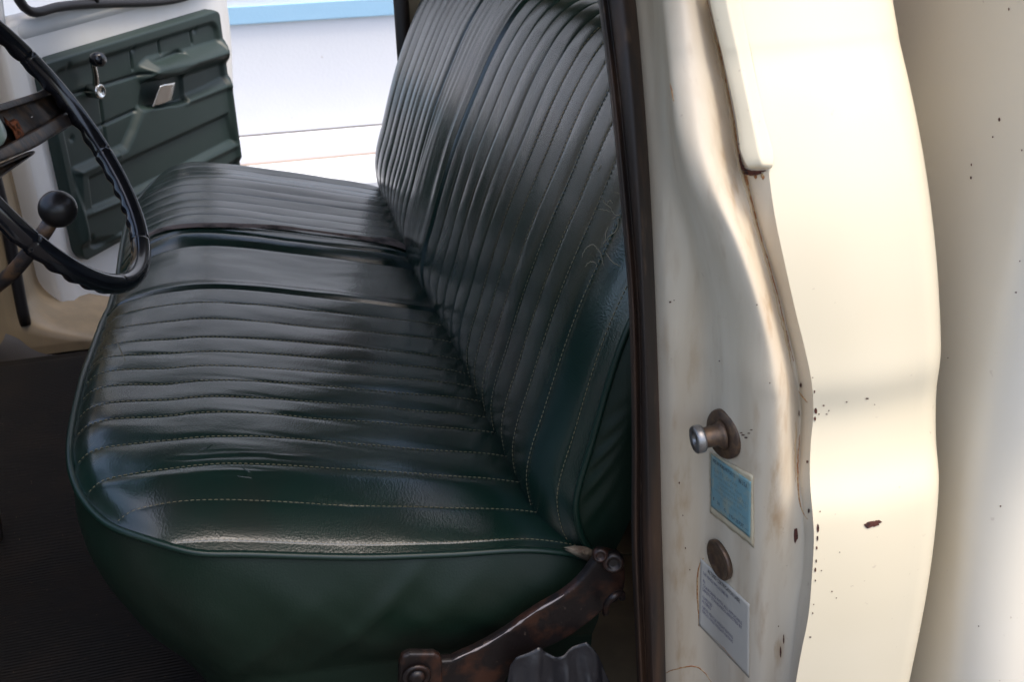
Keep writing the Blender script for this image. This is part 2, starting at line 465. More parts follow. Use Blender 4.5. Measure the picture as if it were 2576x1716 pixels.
for j, y in enumerate(ROWS):
    for k in range(ncol):
        P_ = jamb.data.vertices[j * ncol + k].co
        u_ = k / (ncol - 1)
        a_ = 0.75 * math.exp(-((u_ - 0.16) / 0.085) ** 2) * float(sm(300, 950, y))         # grubby strip next to the rubber
        b_ = 1.0 * math.exp(-((u_ - 0.76) / 0.055) ** 2) * float(sm(-200, 500, y))           # rust bleeding from the seam
        c_ = 0.55 * math.exp(-((u_ - 0.62) / 0.08) ** 2) * float(sm(780, 1000, y))
        gv.append(a_ + b_ + c_)
at.data.foreach_set('value', gv)
jamb['label'] = 'dirty cream door pillar with rust streaks'
BV_jamb = bvh_of(jamb)

# flanged lip hanging down over the pillar top
Lp = [(1618, -120), (1632, 0), (1662, 130), (1692, 270), (1702, 345)]
Rp = [(1676, -120), (1701, 0), (1728, 130), (1757, 270), (1777, 345)]
rows = []
ts = np.linspace(0, 1, 60)
Ls, Rs = spline(Lp, 60), spline(Rp, 60)
tail = [(0.0, 345), (0.06, 372), (0.2, 388), (0.5, 391)]
def lip_pt(px, py, lift):
    p = skin_hit(px, py, -lift)
    return p
for i in range(60):
    row = []
    for k, s in enumerate(np.linspace(0, 1, 17)):
        lift = 0.0015 + 0.011 * (s / 0.56 if s < 0.56 else (1 - s) / 0.44) ** 0.75
        q = Ls[i] * (1 - s) + Rs[i] * s
        row.append(lip_pt(q[0], q[1], lift))
    rows.append(row)
for j, (f, dy) in enumerate([(0.10, 18), (0.22, 30), (0.36, 38), (0.44, 42)]):     # rounded lower end
    row = []
    for k, s in enumerate(np.linspace(0, 1, 17)):
        ss = f * 0.36 + s * (1 - f * 0.72) if j < 3 else 0.2 + s * 0.6
        lift = 0.0015 * (j < 3) + 0.011 * (ss / 0.56 if ss < 0.56 else (1 - ss) / 0.44) ** 0.75 * (1.0, 0.96, 0.8, 0.0)[j]
        q = Ls[-1] * (1 - ss) + Rs[-1] * ss
        row.append(lip_pt(q[0] + dy * 0.22, q[1] + dy, lift))
    rows.append(row)
grid('pillar_flange', np.array(rows), M_paint, truck)

# ---------------------------------------------------------------- near weatherstrip
ra0 = [(1375, 0), (1400, 200), (1425, 450), (1445, 700), (1452, 1000), (1452, 1250), (1465, 1568)]
s_in = rail([(1368, -60)] + ra0, lambda x, y: tumble(x, y, -0.072))
s_m1 = rail([(1368, -60)] + ra0, lambda x, y: tumble(x + 10, y, -0.094))
s_m2 = rail([(1368, -60)] + ra0, lambda x, y: tumble(x + 22, y, -0.088))
s_m3 = rail([(1368, -60)] + ra0, lambda x, y: tumble(x + 28, y, -0.102))
s_ot = [(1452, -60), (1460, 0), (1478, 200), (1492, 400), (1502, 600), (1510, 800), (1516, 1000), (1520, 1200), (1526, 1400), (1530, 1568)]
s_o3 = rail(s_ot, lambda x, y: tumble(x - 28, y, -0.112))
s_o2 = rail(s_ot, lambda x, y: tumble(x - 12, y, -0.106))
s_o1 = rail(s_ot, lambda x, y: tumble(x, y, -0.094))
s_bk = rail(s_ot, lambda x, y: tumble(x + 2, y, -0.074))
s_in0 = rail([(1368, -60)] + ra0, lambda x, y: tumble(x + 6, y, -0.050))
seal = grid('weatherstrip', loft([s_in0, s_in, s_m1, s_m2, s_m3, s_o3, s_o2, s_o1, s_bk], 56), M_seal, truck)
seal['label'] = 'brown weathered rubber strip along the near door opening'

# ---------------------------------------------------------------- bench seat
seat = part('bench_seat', 'dark green pleated vinyl bench seat with tan stitching and torn panel')
SEAMS = [0.012, 0.056, 0.112, 0.174, 0.234, 0.278, 0.325, 0.369, 0.415, 0.463, 0.524, 0.585, 0.648, 0.862, 0.905, 0.945, 0.995, 1.042, 1.088, 1.135, 1.180, 1.238, 1.296, 1.350, 1.405]
Wd = 1.47
def interp_smooth(xs, ys):
    P = spline(np.column_stack([xs, ys]), 600)
    return lambda v: np.interp(v, P[:, 0], P[:, 1])
cprof = interp_smooth([-0.60, -0.56, -0.53, -0.50, -0.45, -0.40, -0.33, -0.235, -0.13, -0.02, 0.05, 0.10], [0.058, 0.078, 0.089, 0.098, 0.106, 0.106, 0.094, 0.070, 0.043, 0.012, -0.022, -0.06])
xfront = interp_smooth([0, 0.02, 0.04, 0.07, 0.11, 0.17, 0.25, 0.37, 0.5, 0.65, 0.85, 1.2, 1.33, 1.41, 1.45, 1.47], [-0.405, -0.452, -0.48, -0.506, -0.528, -0.545, -0.552, -0.552, -0.549, -0.546, -0.543, -0.538, -0.52, -0.49, -0.45, -0.40])
zfront = interp_smooth([0, 0.05, 0.11, 0.17, 0.25, 0.37, 0.5, 0.67, 0.85, 1.05, 1.3, 1.47], [0.0, -0.002, 0.012, 0.020, 0.028, 0.028, 0.018, 0.0, -0.014, -0.018, -0.02, -0.03])
edrop = interp_smooth([-0.60, -0.50, -0.40, -0.293, -0.146, 0.0, 0.10], [0.034, 0.036, 0.043, 0.047, 0.040, 0.022, 0.016])
def pleat(Y, seams, A):
    for a, b in zip(seams[:-1], seams[1:]):
        if a <= Y <= b:
            wv = b - a
            t = (Y - a) / wv
            if wv > 0.15:      # flat centre panel, only its edges roll into the welts
                return A * 1.3 * min(1, min(t, 1 - t) / 0.10) ** 0.5
            return A * min(1.2, wv / 0.052) * (0.78 + 0.42 * noise.noise(Vector((a * 37.7, 1.7, 0)))) * (math.sin(math.pi * t)) ** 0.4
    return 0.0
def cush_base(X, Y):
    xf = float(xfront(Y))
    z = float(cprof(X))
    z += float(zfront(Y)) * float(sm(-0.42, -0.56, X))
    if Y < 0.10: z -= float(edrop(X)) * (1 - Y / 0.10) ** 1.5
    z -= 0.010 * float(sm(0.65, 0.70, Y) * (1 - sm(0.85, 0.90, Y)))
    z -= 0.016 * float(sm(1.2, 1.38, Y)) + (0.05 * ((Y - 1.38) / 0.09) ** 2 if Y > 1.38 else 0)
    z -= 0.014 * math.exp(-((X - xf) / 0.016) ** 2) * float(sm(0.01, 0.08, Y) * sm(Wd - 0.01, Wd - 0.08, Y))
    return z
def cush_z(X, Y):
    z = cush_base(X, Y)
    wob = 0.0014 * fbm(X * 3, Y * 3, 3.1, 1)
    z += pleat(Y + wob, SEAMS, 0.0027) * (0.8 + 0.3 * fbm(X * 5, Y * 7, 7.7))
    z += 0.0026 * fbm(X * 4, Y * 11, 1.3, 2) + 0.0005 * fbm(X * 16, Y * 30, 5.3, 2)
    if 0.05 < Y < 0.65:                    # puckers running off the seams
        k = min(range(len(SEAMS)), key=lambda q: abs(SEAMS[q] - Y)); dy = Y - SEAMS[k]
        z -= 0.0018 * max(0.0, noise.noise(Vector((X * 11 + dy * 60, SEAMS[k] * 40, 3.3))) - 0.12) * math.exp(-(dy / 0.016) ** 2)
    if -0.46 < X < -0.2 and 0.09 < Y < 0.18:      # long creases in the worn driver's side
        for x0_, x1_, yc, hh in ((-0.435, -0.235, 0.132, 0.0020), (-0.40, -0.29, 0.0985, 0.0012), (-0.40, -0.30, 0.141, 0.0010)):
            yl = yc + 0.004 * noise.noise(Vector((X * 28, yc * 90, 0.4))) - 0.02 * (X + 0.33) * 0.3
            fade = float(sm(x0_, x0_ + 0.03, X) * sm(x1_, x1_ - 0.05, X)) * (0.55 + 0.6 * abs(noise.noise(Vector((X * 45, 8.1, yc * 50)))))
            z += hh * fade * (math.exp(-((Y - yl) / 0.0022) ** 2) - 0.7 * math.exp(-((Y - yl + 0.0045) / 0.003) ** 2))
    for s, dp in ((0.648, 0.006), (0.862, 0.004), (0.905, 0.005)):
        z -= dp * math.exp(-((Y - s) / 0.006) ** 2)
    return z
ys = []
for a, b in zip([0.0] + SEAMS, SEAMS + [Wd]):
    nn = max(4, int((b - a) / 0.0024))
    ys += [a + (b - a) * (0.5 - 0.5 * math.cos(math.pi * i / nn)) for i in range(nn)]
ys.append(Wd)
us = np.concatenate([np.linspace(0, 0.08, 9)[:-1], np.linspace(0.08, 1, 92)])
P = np.zeros((len(ys), len(us), 3))
for i, Y in enumerate(ys):
    xf = float(xfront(Y))
    for j, u in enumerate(us):
        X = xf + (0.085 - xf) * u
        P[i, j] = (X, Y, cush_z(X, Y))
cush = grid('seat_cushion', P, M_vinyl, seat, flip=True)
BV_cush = bvh_of(cush)
# outline of the top: rear near corner -> along the near side -> round the front -> far side
out = [np.array([x, 0.0, cush_z(x, 0.0)]) for x in np.linspace(0.05, -0.40, 40)]
out += [np.array([float(xfront(y)), y, cush_z(float(xfront(y)), y)]) for y in np.concatenate([np.linspace(0.0008, 0.12, 40), np.linspace(0.124, 1.36, 220), np.linspace(1.363, Wd, 50)])]
out += [np.array([x, Wd, cush_z(x, Wd)]) for x in np.linspace(-0.395, 0.05, 40)]
out = spline(out, 560)
# smooth the outline so the piping reads as one cord
for _ in range(25):
    out[1:-1] = 0.5 * out[1:-1] + 0.25 * (out[:-2] + out[2:])
tg = np.gradient(out, axis=0); nrm = np.column_stack([tg[:, 1], -tg[:, 0], 0 * tg[:, 0]])   # left turn: outward
nrm /= (np.linalg.norm(nrm, axis=1)[:, None] + 1e-9)
cen = np.array([-0.25, 0.73, 0])
sgn = np.sign(((out - cen) * nrm).sum(1)); sgn[sgn == 0] = 1
nrm *= -1 if (sgn < 0).mean() > 0.5 else 1
tube('seat_piping', out + nrm * 0.002 + np.array([0, 0, 0.0005]), 0.0042, M_pipe, seat, 10)
# side wall of the cushion
rowsB = []
for k in np.linspace(0, 1, 40):
    row = []
    for i in range(len(out)):
        p = out[i]
        front = float(sm(-0.35, -0.52, p[0]))
        zb = -0.225 - 0.03 * front
        z = p[2] + (zb - p[2]) * k - 0.002
        o_ = 0.018 * math.sin(math.pi * min(1, k * 1.5)) * (1 - 0.3 * front) - (0.015 + 0.10 * front) * k ** 2
        s_ = i / len(out) * 3.2
        o_ += 0.0035 * fbm(p[0] * 9 + z * 7, z * 4 + p[1] * 5, 2.2) * math.sin(math.pi * min(1, k * 1.2)) * 1.6
        d_ = (p[0] + 0.20) * 1.0 - (z + 0.03) * 1.1
        if p[1] < 0.02:
            o_ += 0.004 * math.exp(-((d_) / 0.018) ** 2) * math.exp(-((k - 0.32) / 0.28) ** 2)
            o_ += 0.003 * math.exp(-((d_ + 0.10) / 0.022) ** 2) * math.exp(-((k - 0.5) / 0.25) ** 2)
            o_ += 0.003 * math.exp(-((d_ - 0.085) / 0.028) ** 2) * math.exp(-((k - 0.3) / 0.22) ** 2)
        row.append(p + nrm[i] * o_ * 1.0 + np.array([0, 0, z - p[2]]))
    rowsB.append(row)
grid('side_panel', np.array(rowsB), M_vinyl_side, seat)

# stitching along the cushion seams
def stitches(paths, r=0.00042, ln=0.0042, gap=0.0022):
    parts = []
    for path in paths:
        P_ = np.asarray(path); d = np.concatenate([[0], np.cumsum(np.linalg.norm(np.diff(P_, axis=0), axis=1))])
        s = 0.0
        while s + ln < d[-1]:
            a = np.array([np.interp(s, d, P_[:, c]) for c in range(3)]); b = np.array([np.interp(s + ln, d, P_[:, c]) for c in range(3)])
            m_ = (a + b) / 2 + np.array([0, 0, 0.0003])
            parts.append(tube_data([a, m_, b], [r * 0.7, r, r * 0.7], 5))
            s += ln + gap
    return merge(parts)
def seam_line(s, lift, ua=0.012, ub=0.93):
    L = []
    for u in np.linspace(ua, ub, 220):
        xf = float(xfront(s)); X = xf + (0.085 - xf) * u
        wob = 0.0014 * fbm(X * 3, s * 3, 3.1, 1)
        L.append((X, s - wob + 0.0012, cush_z(X, s - wob) + lift))
    return L
v, f = stitches([seam_line(s, 0.0009) for s in SEAMS[:7]] + [seam_line(s, 0.0006) for s in SEAMS[7:12]])
mesh('seat_stitching', v, f, M_thread, seat)

# torn strip on the passenger side of the centre panel
low = [(342, 547), (370, 537), (420, 528), (500, 526), (560, 527), (620, 529), (680, 533), (740, 540), (800, 549), (860, 560), (900, 568), (943, 585), (952, 594)]
upp = [(342, 543), (372, 528), (420, 519), (480, 516), (540, 517), (600, 519), (655, 523), (700, 531), (745, 537), (810, 543), (860, 549), (900, 550), (935, 570)]
lowS, uppS = spline(low, 90), spline(upp, 90)
rows = []
for i in range(90):
    row = []
    for s in np.linspace(0, 1, 8):
        q = lowS[i] * (1 - s) + uppS[i] * s
        h = hit(BV_cush, q[0], q[1], 0.0035 + 0.003 * math.sin(math.pi * s))
        row.append(h if h is not None else rows[-1][0] if rows else Vector((0, 0, 0)))
    rows.append(row)
grid('torn_lining', np.array([[tuple(p) for p in r] for r in rows]), M_tear, seat)
def crack(paths, bvh, r, mat, name, parent, lift=0.0003, jit=0.0):
    parts = []
    for q in paths:
        S = spline(q, max(8, len(q) * 6))
        pts = []
        for a in S:
            h = hit(bvh, a[0] + random.uniform(-jit, jit), a[1] + random.uniform(-jit, jit), lift)
            if h is not None: pts.append(h)
        if len(pts) > 3:
            n_ = len(pts)
            parts.append(tube_data(pts, [r * (0.35 + 0.65 * math.sin(math.pi * (i + 0.4) / n_)) for i in range(n_)], 6))
    if parts:
        v, f = merge(parts)
        return mesh(name, v, f, mat, parent)
crack([[(556, 1073), (563, 1080), (577, 1087)], [(545, 1095), (560, 1097), (580, 1099)], [(455, 1040), (475, 1030), (490, 1022)]], BV_cush, 0.0009, M_vinyl, 'seat_crease', seat, 0.0, 1.0)
crack([[(262, 775), (275, 800), (288, 830)]], BV_cush, 0.0006, M_thread, 'scratch', seat, 0.0, 0.0)

# ---------------------------------------------------------------- backrest
BSEAMS = [0.018, 0.068, 0.128, 0.184, 0.238, 0.292, 0.342, 0.395, 0.448, 0.505, 0.562, 0.618, 0.676, 0.735, 0.938, 0.985, 1.030, 1.072, 1.115, 1.160, 1.212, 1.268, 1.325, 1.385, 1.430]
bxz = np.array([(0.10, -0.085), (0.045, -0.075), (0.012, -0.052), (-0.006, -0.02), (-0.016, 0.02), (-0.018, 0.05), (-0.012, 0.085), (0.004, 0.135), (0.026, 0.205), (0.049, 0.27), (0.071, 0.322), (0.090, 0.363), (0.115, 0.413), (0.139, 0.452), (0.161, 0.481), (0.184, 0.502), (0.212, 0.516), (0.245, 0.518), (0.268, 0.50), (0.275, 0.46)])
BP = spline(bxz, 150)
btan = np.gradient(BP, axis=0); bnor = np.column_stack([-btan[:, 1], btan[:, 0]]); bnor /= np.linalg.norm(bnor, axis=1)[:, None]   # towards -X on the front
def back_pt(i, Y):
    x, z = BP[i]; n = bnor[i]
    z = z + 0.035 * float(sm(0.34, 0.5, z)) * max(0.0, 1 - Y / 0.75)
    o = 0.0
    lowf = float(sm(0.30, 0.05, z))
    if Y < 0.09: o -= (0.030 + 0.012 * lowf) * (1 - Y / 0.09) ** 2.2
    if Y > 1.36: o -= 0.05 * ((Y - 1.36) / 0.11) ** 2.4
    o += 0.006 * math.exp(-((Y - 0.84) / 0.25) ** 2)
    wob = 0.0012 * fbm(z * 3, Y * 3, 9.1, 1)
    o += pleat(min(max(Y + wob, 0), Wd), BSEAMS, 0.0032) * (0.85 + 0.2 * fbm(z * 3, Y * 9, 4.4))
    if 0.74 < Y < 0.935: o += 0.0012 * fbm(z * 2.5, Y * 75, 8.8, 2)
    o += 0.0018 * fbm(z * 2.5, Y * 9, 6.3, 2) + 0.0004 * fbm(z * 9, Y * 30, 2.9, 2)
    for s, dp in ((0.735, 0.006), (0.938, 0.006)):
        o -= dp * math.exp(-((Y - s) / 0.006) ** 2)
    return np.array([x + n[0] * o, Y, z + n[1] * o])
ysb = []
for a, b in zip([0.0] + BSEAMS, BSEAMS + [Wd]):
    nn = max(4, int((b - a) / 0.0042))
    ysb += [a + (b - a) * (0.5 - 0.5 * math.cos(math.pi * i / nn)) for i in range(nn)]
ysb.append(Wd)
PB = np.array([[back_pt(i, Y) for i in range(len(BP))] for Y in ysb])
back = grid('backrest', PB, M_vinyl, seat)
BV_back = bvh_of(back)
edge = np.array([back_pt(i, 0.0) for i in range(6, len(BP) - 4)])
for _ in range(4): edge[1:-1] = 0.5 * edge[1:-1] + 0.25 * (edge[:-2] + edge[2:])
tube('backrest_piping', edge + np.array([0.0, -0.002, 0.0]), 0.0042, M_pipe, seat, 10)
edge2 = np.array([back_pt(i, Wd) for i in range(6, len(BP) - 4)])
tube('backrest_piping', edge2, 0.0045, M_pipe, seat, 10)
# end panels of the backrest
def end_panel(E, Y, sgn_):
    rows = []
    cxz = np.array([0.155, 0.24])
    for k in np.linspace(0, 1, 34):
        row = []
        for i, p in enumerate(E):
            q = p[[0, 2]] * (1 - k) + cxz * k
            bul = 0.016 * (1 - (1 - min(1, k * 2.2)) ** 2)
            gath = 0.0015 * math.sin(p[2] * 150 + 2.2 * k) * math.exp(-((k - 0.14) / 0.13) ** 2) * float(sm(0.22, 0.10, p[2])) * float(sm(-0.04, 0.02, p[2])) * (1 if p[0] < 0.12 else 0)
            row.append(np.array([q[0], Y + sgn_ * (bul + gath), q[1]]))
        rows.append(row)
    return np.array(rows)
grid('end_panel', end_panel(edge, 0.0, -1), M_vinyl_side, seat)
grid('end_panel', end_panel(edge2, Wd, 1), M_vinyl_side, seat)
def bseam_line(s, lift):
    return [back_pt(i, s + 0.0012 - 0.0012 * fbm(BP[i][1] * 3, s * 3, 9.1, 1)) + np.array([bnor[i][0], 0, bnor[i][1]]) * lift for i in range(22, 138)]
v, f = stitches([spline(bseam_line(s, 0.0010), 260) for s in BSEAMS[1:2]] + [spline(bseam_line(s, 0.0007), 260) for s in BSEAMS[2:8]] + [spline([back_pt(i, 0.018) + np.array([bnor[i][0], 0, bnor[i][1]]) * 0.001 for i in range(22, 138)], 260)], r=0.00048)
mesh('backrest_stitching', v, f, M_thread, seat)
crk = [[(1380, 450), (1390, 465), (1405, 478), (1412, 492), (1427, 495)], [(1375, 480), (1392, 483), (1405, 488)], [(1412, 440), (1425, 445)], [(1418, 380), (1428, 392)],
       [(1338, 590), (1350, 568), (1363, 563), (1378, 575), (1385, 595), (1388, 610)], [(1385, 565), (1400, 545), (1418, 528), (1424, 500)], [(1392, 578), (1400, 590), (1412, 605), (1428, 612)],
       [(1345, 612), (1358, 602), (1372, 606)], [(1395, 470), (1402, 462), (1410, 466)], [(1408, 505), (1418, 498)], [(1398, 520), (1392, 545), (1390, 560)], [(1373, 395), (1382, 380)]]
M_crk = Mt('split_vinyl_edge', (0.26, 0.22, 0.155), 0.8).m
crack(crk, BV_back, 0.00068, M_crk, 'crack_lines', seat, 0.0002, 1.2)

# rusty seat bracket with its bolts, at the near end of the seat
def plate(name, pxs, Y, th, mat, parent, bev=0.003):
    pts = [on(x, y, 1, Y) for x, y in pxs]
    n = len(pts)
    v = pts + [p + np.array([0, th, 0]) for p in pts]
    f = [tuple(range(n)), tuple(range(n, 2 * n))[::-1]] + [(i, (i + 1) % n, n + (i + 1) % n, n + i)[::-1] for i in range(n)]
    o = mesh(name, v, f, mat, parent, smooth=False)
    bm = bmesh.new(); bm.from_mesh(o.data); bmesh.ops.recalc_face_normals(bm, faces=bm.faces); bm.to_mesh(o.data); bm.free()
    if bev: bevel(o, bev, 3, 40)
    return o
top_e = [(1385, 1268), (1362, 1300), (1340, 1330), (1300, 1366), (1230, 1408), (1160, 1457), (1100, 1492), (1060, 1510), (1040, 1520)]
topS = [tuple(a) for a in spline(top_e, 30)]
low_e = [(1010, 1600), (1150, 1600), (1178, 1545), (1230, 1505), (1290, 1478), (1350, 1438), (1395, 1400), (1425, 1380), (1440, 1330), (1430, 1280)]
lowS_ = [tuple(a) for a in spline(low_e[1:], 26)]
brk = plate('seat_bracket', topS + [(1010, 1522), (1005, 1600)] + lowS_, -0.052, 0.014, M_rust, seat, 0.004)
brk['label'] = 'rusty black steel bracket at the near end of the seat'
tp = [on(x, y, 1, -0.053) for x, y in topS[9:]]
tube('bracket_edge', np.array(tp), [0.0004 + 0.0030 * abs(fbm(i * 0.55, 2.0)) for i in range(len(tp))], M_litwornedge, brk, 8)
plt_ = plate('mounting_plate', [(918, 1530), (925, 1512), (942, 1505), (1000, 1505), (1014, 1512), (1018, 1530), (1018, 1640), (914, 1640)], -0.062, 0.012, M_rust, brk, 0.004)
Bc = on(957, 1555, 1, -0.064)
v, f = lathe_data([(0.017, 0), (0.017, 0.003), (0.011, 0.004), (0.011, 0.002), (0.009, 0.002), (0.009, 0.006), (0.004, 0.007)], Bc, (0, -1, 0), 24)
mesh('bolt', v, f, M_rust, brk)
for q, r in (((1408, 1290), 0.013), ((1378, 1272), 0.009)):
    v, f = lathe_data([(r, 0), (r, 0.006), (r * 0.8, 0.009), (r * 0.55, 0.009), (r * 0.5, 0.006), (r * 0.3, 0.006)], on(*q, 1, -0.056), (-0.2, -1, 0.2), 24)
    mesh('bolt', v, f, M_rust, brk)
tube('bracket_clip', spline([on(1392, 1410, 1, -0.066), on(1396, 1388, 1, -0.074), on(1410, 1372, 1, -0.076), on(1428, 1365, 1, -0.07), on(1430, 1376, 1, -0.066)], 24), 0.0042, M_rust, brk, 8)
# scrap of pale lining sticking out of the cushion corner
pts = [(1297, 1262), (1320, 1256), (1345, 1258), (1362, 1266), (1366, 1280), (1352, 1290), (1335, 1284), (1318, 1274)]
rows = []
cpt = np.mean(pts, 0)
for k in np.linspace(0, 1, 6):
    rows.append([on(*(np.array(p) * (1 - k) + cpt * k + np.array([random.uniform(-2, 2), random.uniform(-2, 2)])), 1, -0.006 - 0.012 * math.sin(1.4 * k) + random.uniform(-0.002, 0.002)) for p in pts + pts[:1]])
solid(grid('lining_scrap', np.array(rows), M_lining, seat), 0.001)

# ---------------------------------------------------------------- cab shell
floor = grid('cab_floor', np.array([[(x, y, -0.352 + 0.0) for y in np.linspace(-0.2, 1.56, 4)] for x in np.linspace(-1.2, 0.3, 4)]), M_tan, truck, flip=True)
rf_ = box('cab_roof', (-0.62, 0.30, -0.12, 1.62, 0.93, 0.97), M_roofin, truck, 0.01)
box('sun_block_overhang', (-0.64, 0.17, -0.285, -0.121, 0.925, 0.96), M_roofin, rf_, 0.008)  # unseen wide overhang, added to keep the sun off the near seat edge
rw = merge([box_data(0.285, 0.30, -0.05, 1.56, -0.36, 0.42), box_data(0.285, 0.30, -0.05, 0.14, 0.42, 0.93), box_data(0.285, 0.30, 1.36, 1.56, 0.42, 0.93), box_data(0.285, 0.30, 0.14, 1.36, 0.86, 0.93)])
mesh('cab_rear_wall', rw[0], rw[1], M_tan, truck, smooth=False)
# inner wall behind the near weatherstrip
inn = [s_in0, rail(s_ot, lambda x, y: np.array([0.282, min(-0.06 + (0.30 * (on(x, y, 1, -0.06)[2] - 0.27) if on(x, y, 1, -0.06)[2] > 0.27 else 0), 0.1), on(x, y, 1, -0.06)[2]]))]
grid('inner_side_wall', loft(inn, 8), M_tan, truck)
box('rocker_panel', (-0.95, 0.16, -0.24, -0.06, -0.62, -0.325), M_rubber, truck, 0.02)
# firewall, dash, windscreen posts
box('firewall', (-1.24, -1.2, -0.1, 1.56, -0.36, 0.36), M_dash, truck, 0.01)
box('dashboard', (-1.2, -0.93, -0.05, 1.44, 0.14, 0.40), M_dash, truck, 0.03)
for yy in (-0.07, 1.56):
    tube('windscreen_post', [(-0.98, yy, 0.36), (-0.60, yy, 0.94)], 0.03, M_paint, truck, 8)
# far side: rear pillar of the passenger opening
FY = 1.53
box('far_door_pillar', (0.085, 0.283, FY - 0.035, FY + 0.03, -0.36, 0.92), M_tan, truck, 0.01)
tube('far_weatherstrip', [(0.088, FY - 0.03, -0.34), (0.086, FY - 0.03, 0.2), (0.082, FY - 0.03, 0.9)], 0.018, M_seal, truck, 12)

# far side: hinge pillar, kick panel, sill
hp = []
HX = -0.835
def pil_x(z):   # curved foot of the pillar running into the sill
    return HX + 0.30 * max(0.0, (-0.22 - z) / 0.14) ** 2.6
for z in np.concatenate([np.linspace(-0.362, -0.2, 24), np.linspace(-0.19, 0.95, 20)]):
    x = pil_x(z)
    hp.append([(-1.2, FY - 0.085, z), (x - 0.07, FY - 0.085, z), (x - 0.022, FY - 0.078, z), (x - 0.006, FY - 0.060, z), (x, FY - 0.03, z), (x + 0.004, FY + 0.02, z), (x + 0.004, FY + 0.16, z)])
hinge = grid('hinge_pillar', np.array(hp), M_tan, truck, flip=True)
bevel(hinge, 0.006, 2)
hs = [(HX + 0.004 - 0.012 * sm(0, -0.3, z), FY - 0.072, z) for z in np.linspace(0.93, -0.275, 40)]
tube('hinge_weatherstrip', hs, 0.0135, M_rubber, truck, 12)
box('door_sill', (-0.86, 0.10, FY - 0.115, FY + 0.05, -0.40, -0.352), M_rubber, truck, 0.012)
sp_ = [(-0.885, FY - 0.09, -0.285), (-0.862, FY - 0.092, -0.30), (-0.838, FY - 0.096, -0.328), (-0.805, FY - 0.10, -0.346), (-0.75, FY - 0.102, -0.349)]
S_ = spline(sp_, 24)
rows = [[p + np.array([0, 0, 0]) for p in S_], [p + np.array([-0.006, -0.004, -0.012]) for p in S_], [p + np.array([-0.04, -0.012, -0.05]) for p in S_], [p + np.array([-0.05, 0.0, -0.07]) for p in S_]]
grid('scuff_plate', np.array(rows), M_scuff, truck)

# ---------------------------------------------------------------- passenger door, swung open
TH = math.radians(56)
dD = np.array([math.cos(TH), math.sin(TH), 0]); dN = np.array([math.sin(TH), -math.cos(TH), 0]); dH = np.array([-0.85, 1.5, 0])   # dN: towards the cab
def DL(u, z, n=0.0): return dH + dD * u + dN * n + np.array([0, 0, z])
def px_to_uz(px, py, n=0.0):
    d = ray(px, py); P0 = dH + dN * n
    p = CAM + d * (((P0 - CAM) @ dN) / (d @ dN))
    return np.array([(p - dH) @ dD, p[2]])
door = part('passenger_door', 'open far door with cream paint and dark green trim panel')
def rear_edge(z): return 1.0 - 0.05 * sm(0.25, -0.15, z) - 0.10 * max(0, z - 0.36)
rows = []
for z in np.linspace(-0.46, 0.362, 60):
    row = []
    ue = float(rear_edge(z))
    for u in np.linspace(0.125, ue - 0.012, 50):
        n = 0.0
        # pressed bead round the lower panel
        e = min(u - 0.165, z + 0.40)
        n += 0.012 * math.exp(-(e / 0.007) ** 2) if (u > 0.15 and z > -0.425) else 0
        n -= 0.006 * float(sm(0.0, 0.02, e))
        row.append(DL(u, z, n))
    row = [DL(0.122, z, -0.14), DL(0.121, z, -0.02), DL(0.1215, z, -0.004)] + row + [DL(ue - 0.004, z, -0.002), DL(ue, z, -0.008), DL(ue + 0.002, z, -0.03), DL(ue - 0.005, z, -0.15)]
    rows.append(row)
shell = grid('door_shell', np.array(rows), M_doorpaint, door)
# window frame above the belt line
fr = [(0.125, 0.36), (0.15, 0.50), (0.36, 0.92), (0.92, 0.92), (0.965, 0.50), (0.972, 0.36)]
v, f = merge([tube_data([DL(a, b, -0.02) for a, b in spline(fr, 60)], 0.026, 10), tube_data([DL(0.12, 0.345, -0.035), DL(0.97, 0.345, -0.035)], 0.034, 12)])
mesh('window_frame', v, f, M_doorpaint, door)
rub = [(0.93, 0.90), (0.38, 0.90), (0.205, 0.52), (0.190, 0.42), (0.215, 0.386), (0.30, 0.380), (0.95, 0.376), (0.95, 0.9)]
tube('window_seal', [DL(a, b, 0.004) for a, b in spline(rub, 120)], 0.011, M_rubber, door, 8)
tube('vent_divider', [DL(0.432, 0.37, 0.006), DL(0.446, 0.90, 0.006)], 0.010, M_rubber, door, 8)
mesh('window_glass', [DL(0.19, 0.37, -0.02), DL(0.95, 0.37, -0.02), DL(0.93, 0.9, -0.02), DL(0.38, 0.9, -0.02)], [(0, 1, 2, 3)], M_glass, door, smooth=False)

# trim panel as a sculpted relief
def seg_d(U, Z, pts):
    D = np.full(U.shape, 9.0)
    for (a, b), (c, d) in zip(pts[:-1], pts[1:]):
        vx, vz = c - a, d - b; L = vx * vx + vz * vz + 1e-12
        t = np.clip(((U - a) * vx + (Z - b) * vz) / L, 0, 1)
        D = np.minimum(D, np.hypot(U - a - t * vx, Z - b - t * vz))
    return D
def inside(U, Z, poly):
    r = np.zeros(U.shape, bool); n = len(poly)
    for i in range(n):
        (x0, y0), (x1, y1) = poly[i], poly[(i + 1) % n]
        c = ((y0 > Z) != (y1 > Z)) & (U < (x1 - x0) * (Z - y0) / (y1 - y0 + 1e-12) + x0)
        r ^= c
    return r
def region(U, Z, poly, wd):
    d = seg_d(U, Z, list(poly) + [poly[0]]); s = np.where(inside(U, Z, poly), d, -d)
    return sm(-wd, wd, s)
Q = lambda L: [tuple(px_to_uz(*q, 0.012)) for q in L]
NU, NZ = 230, 170
u0, u1, z0, z1 = 0.195, 0.930, -0.222, 0.280
uu = np.linspace(u0, u1, NU); zz = np.linspace(z0, z1, NZ)
U, Z = np.meshgrid(uu, zz)
outl = []
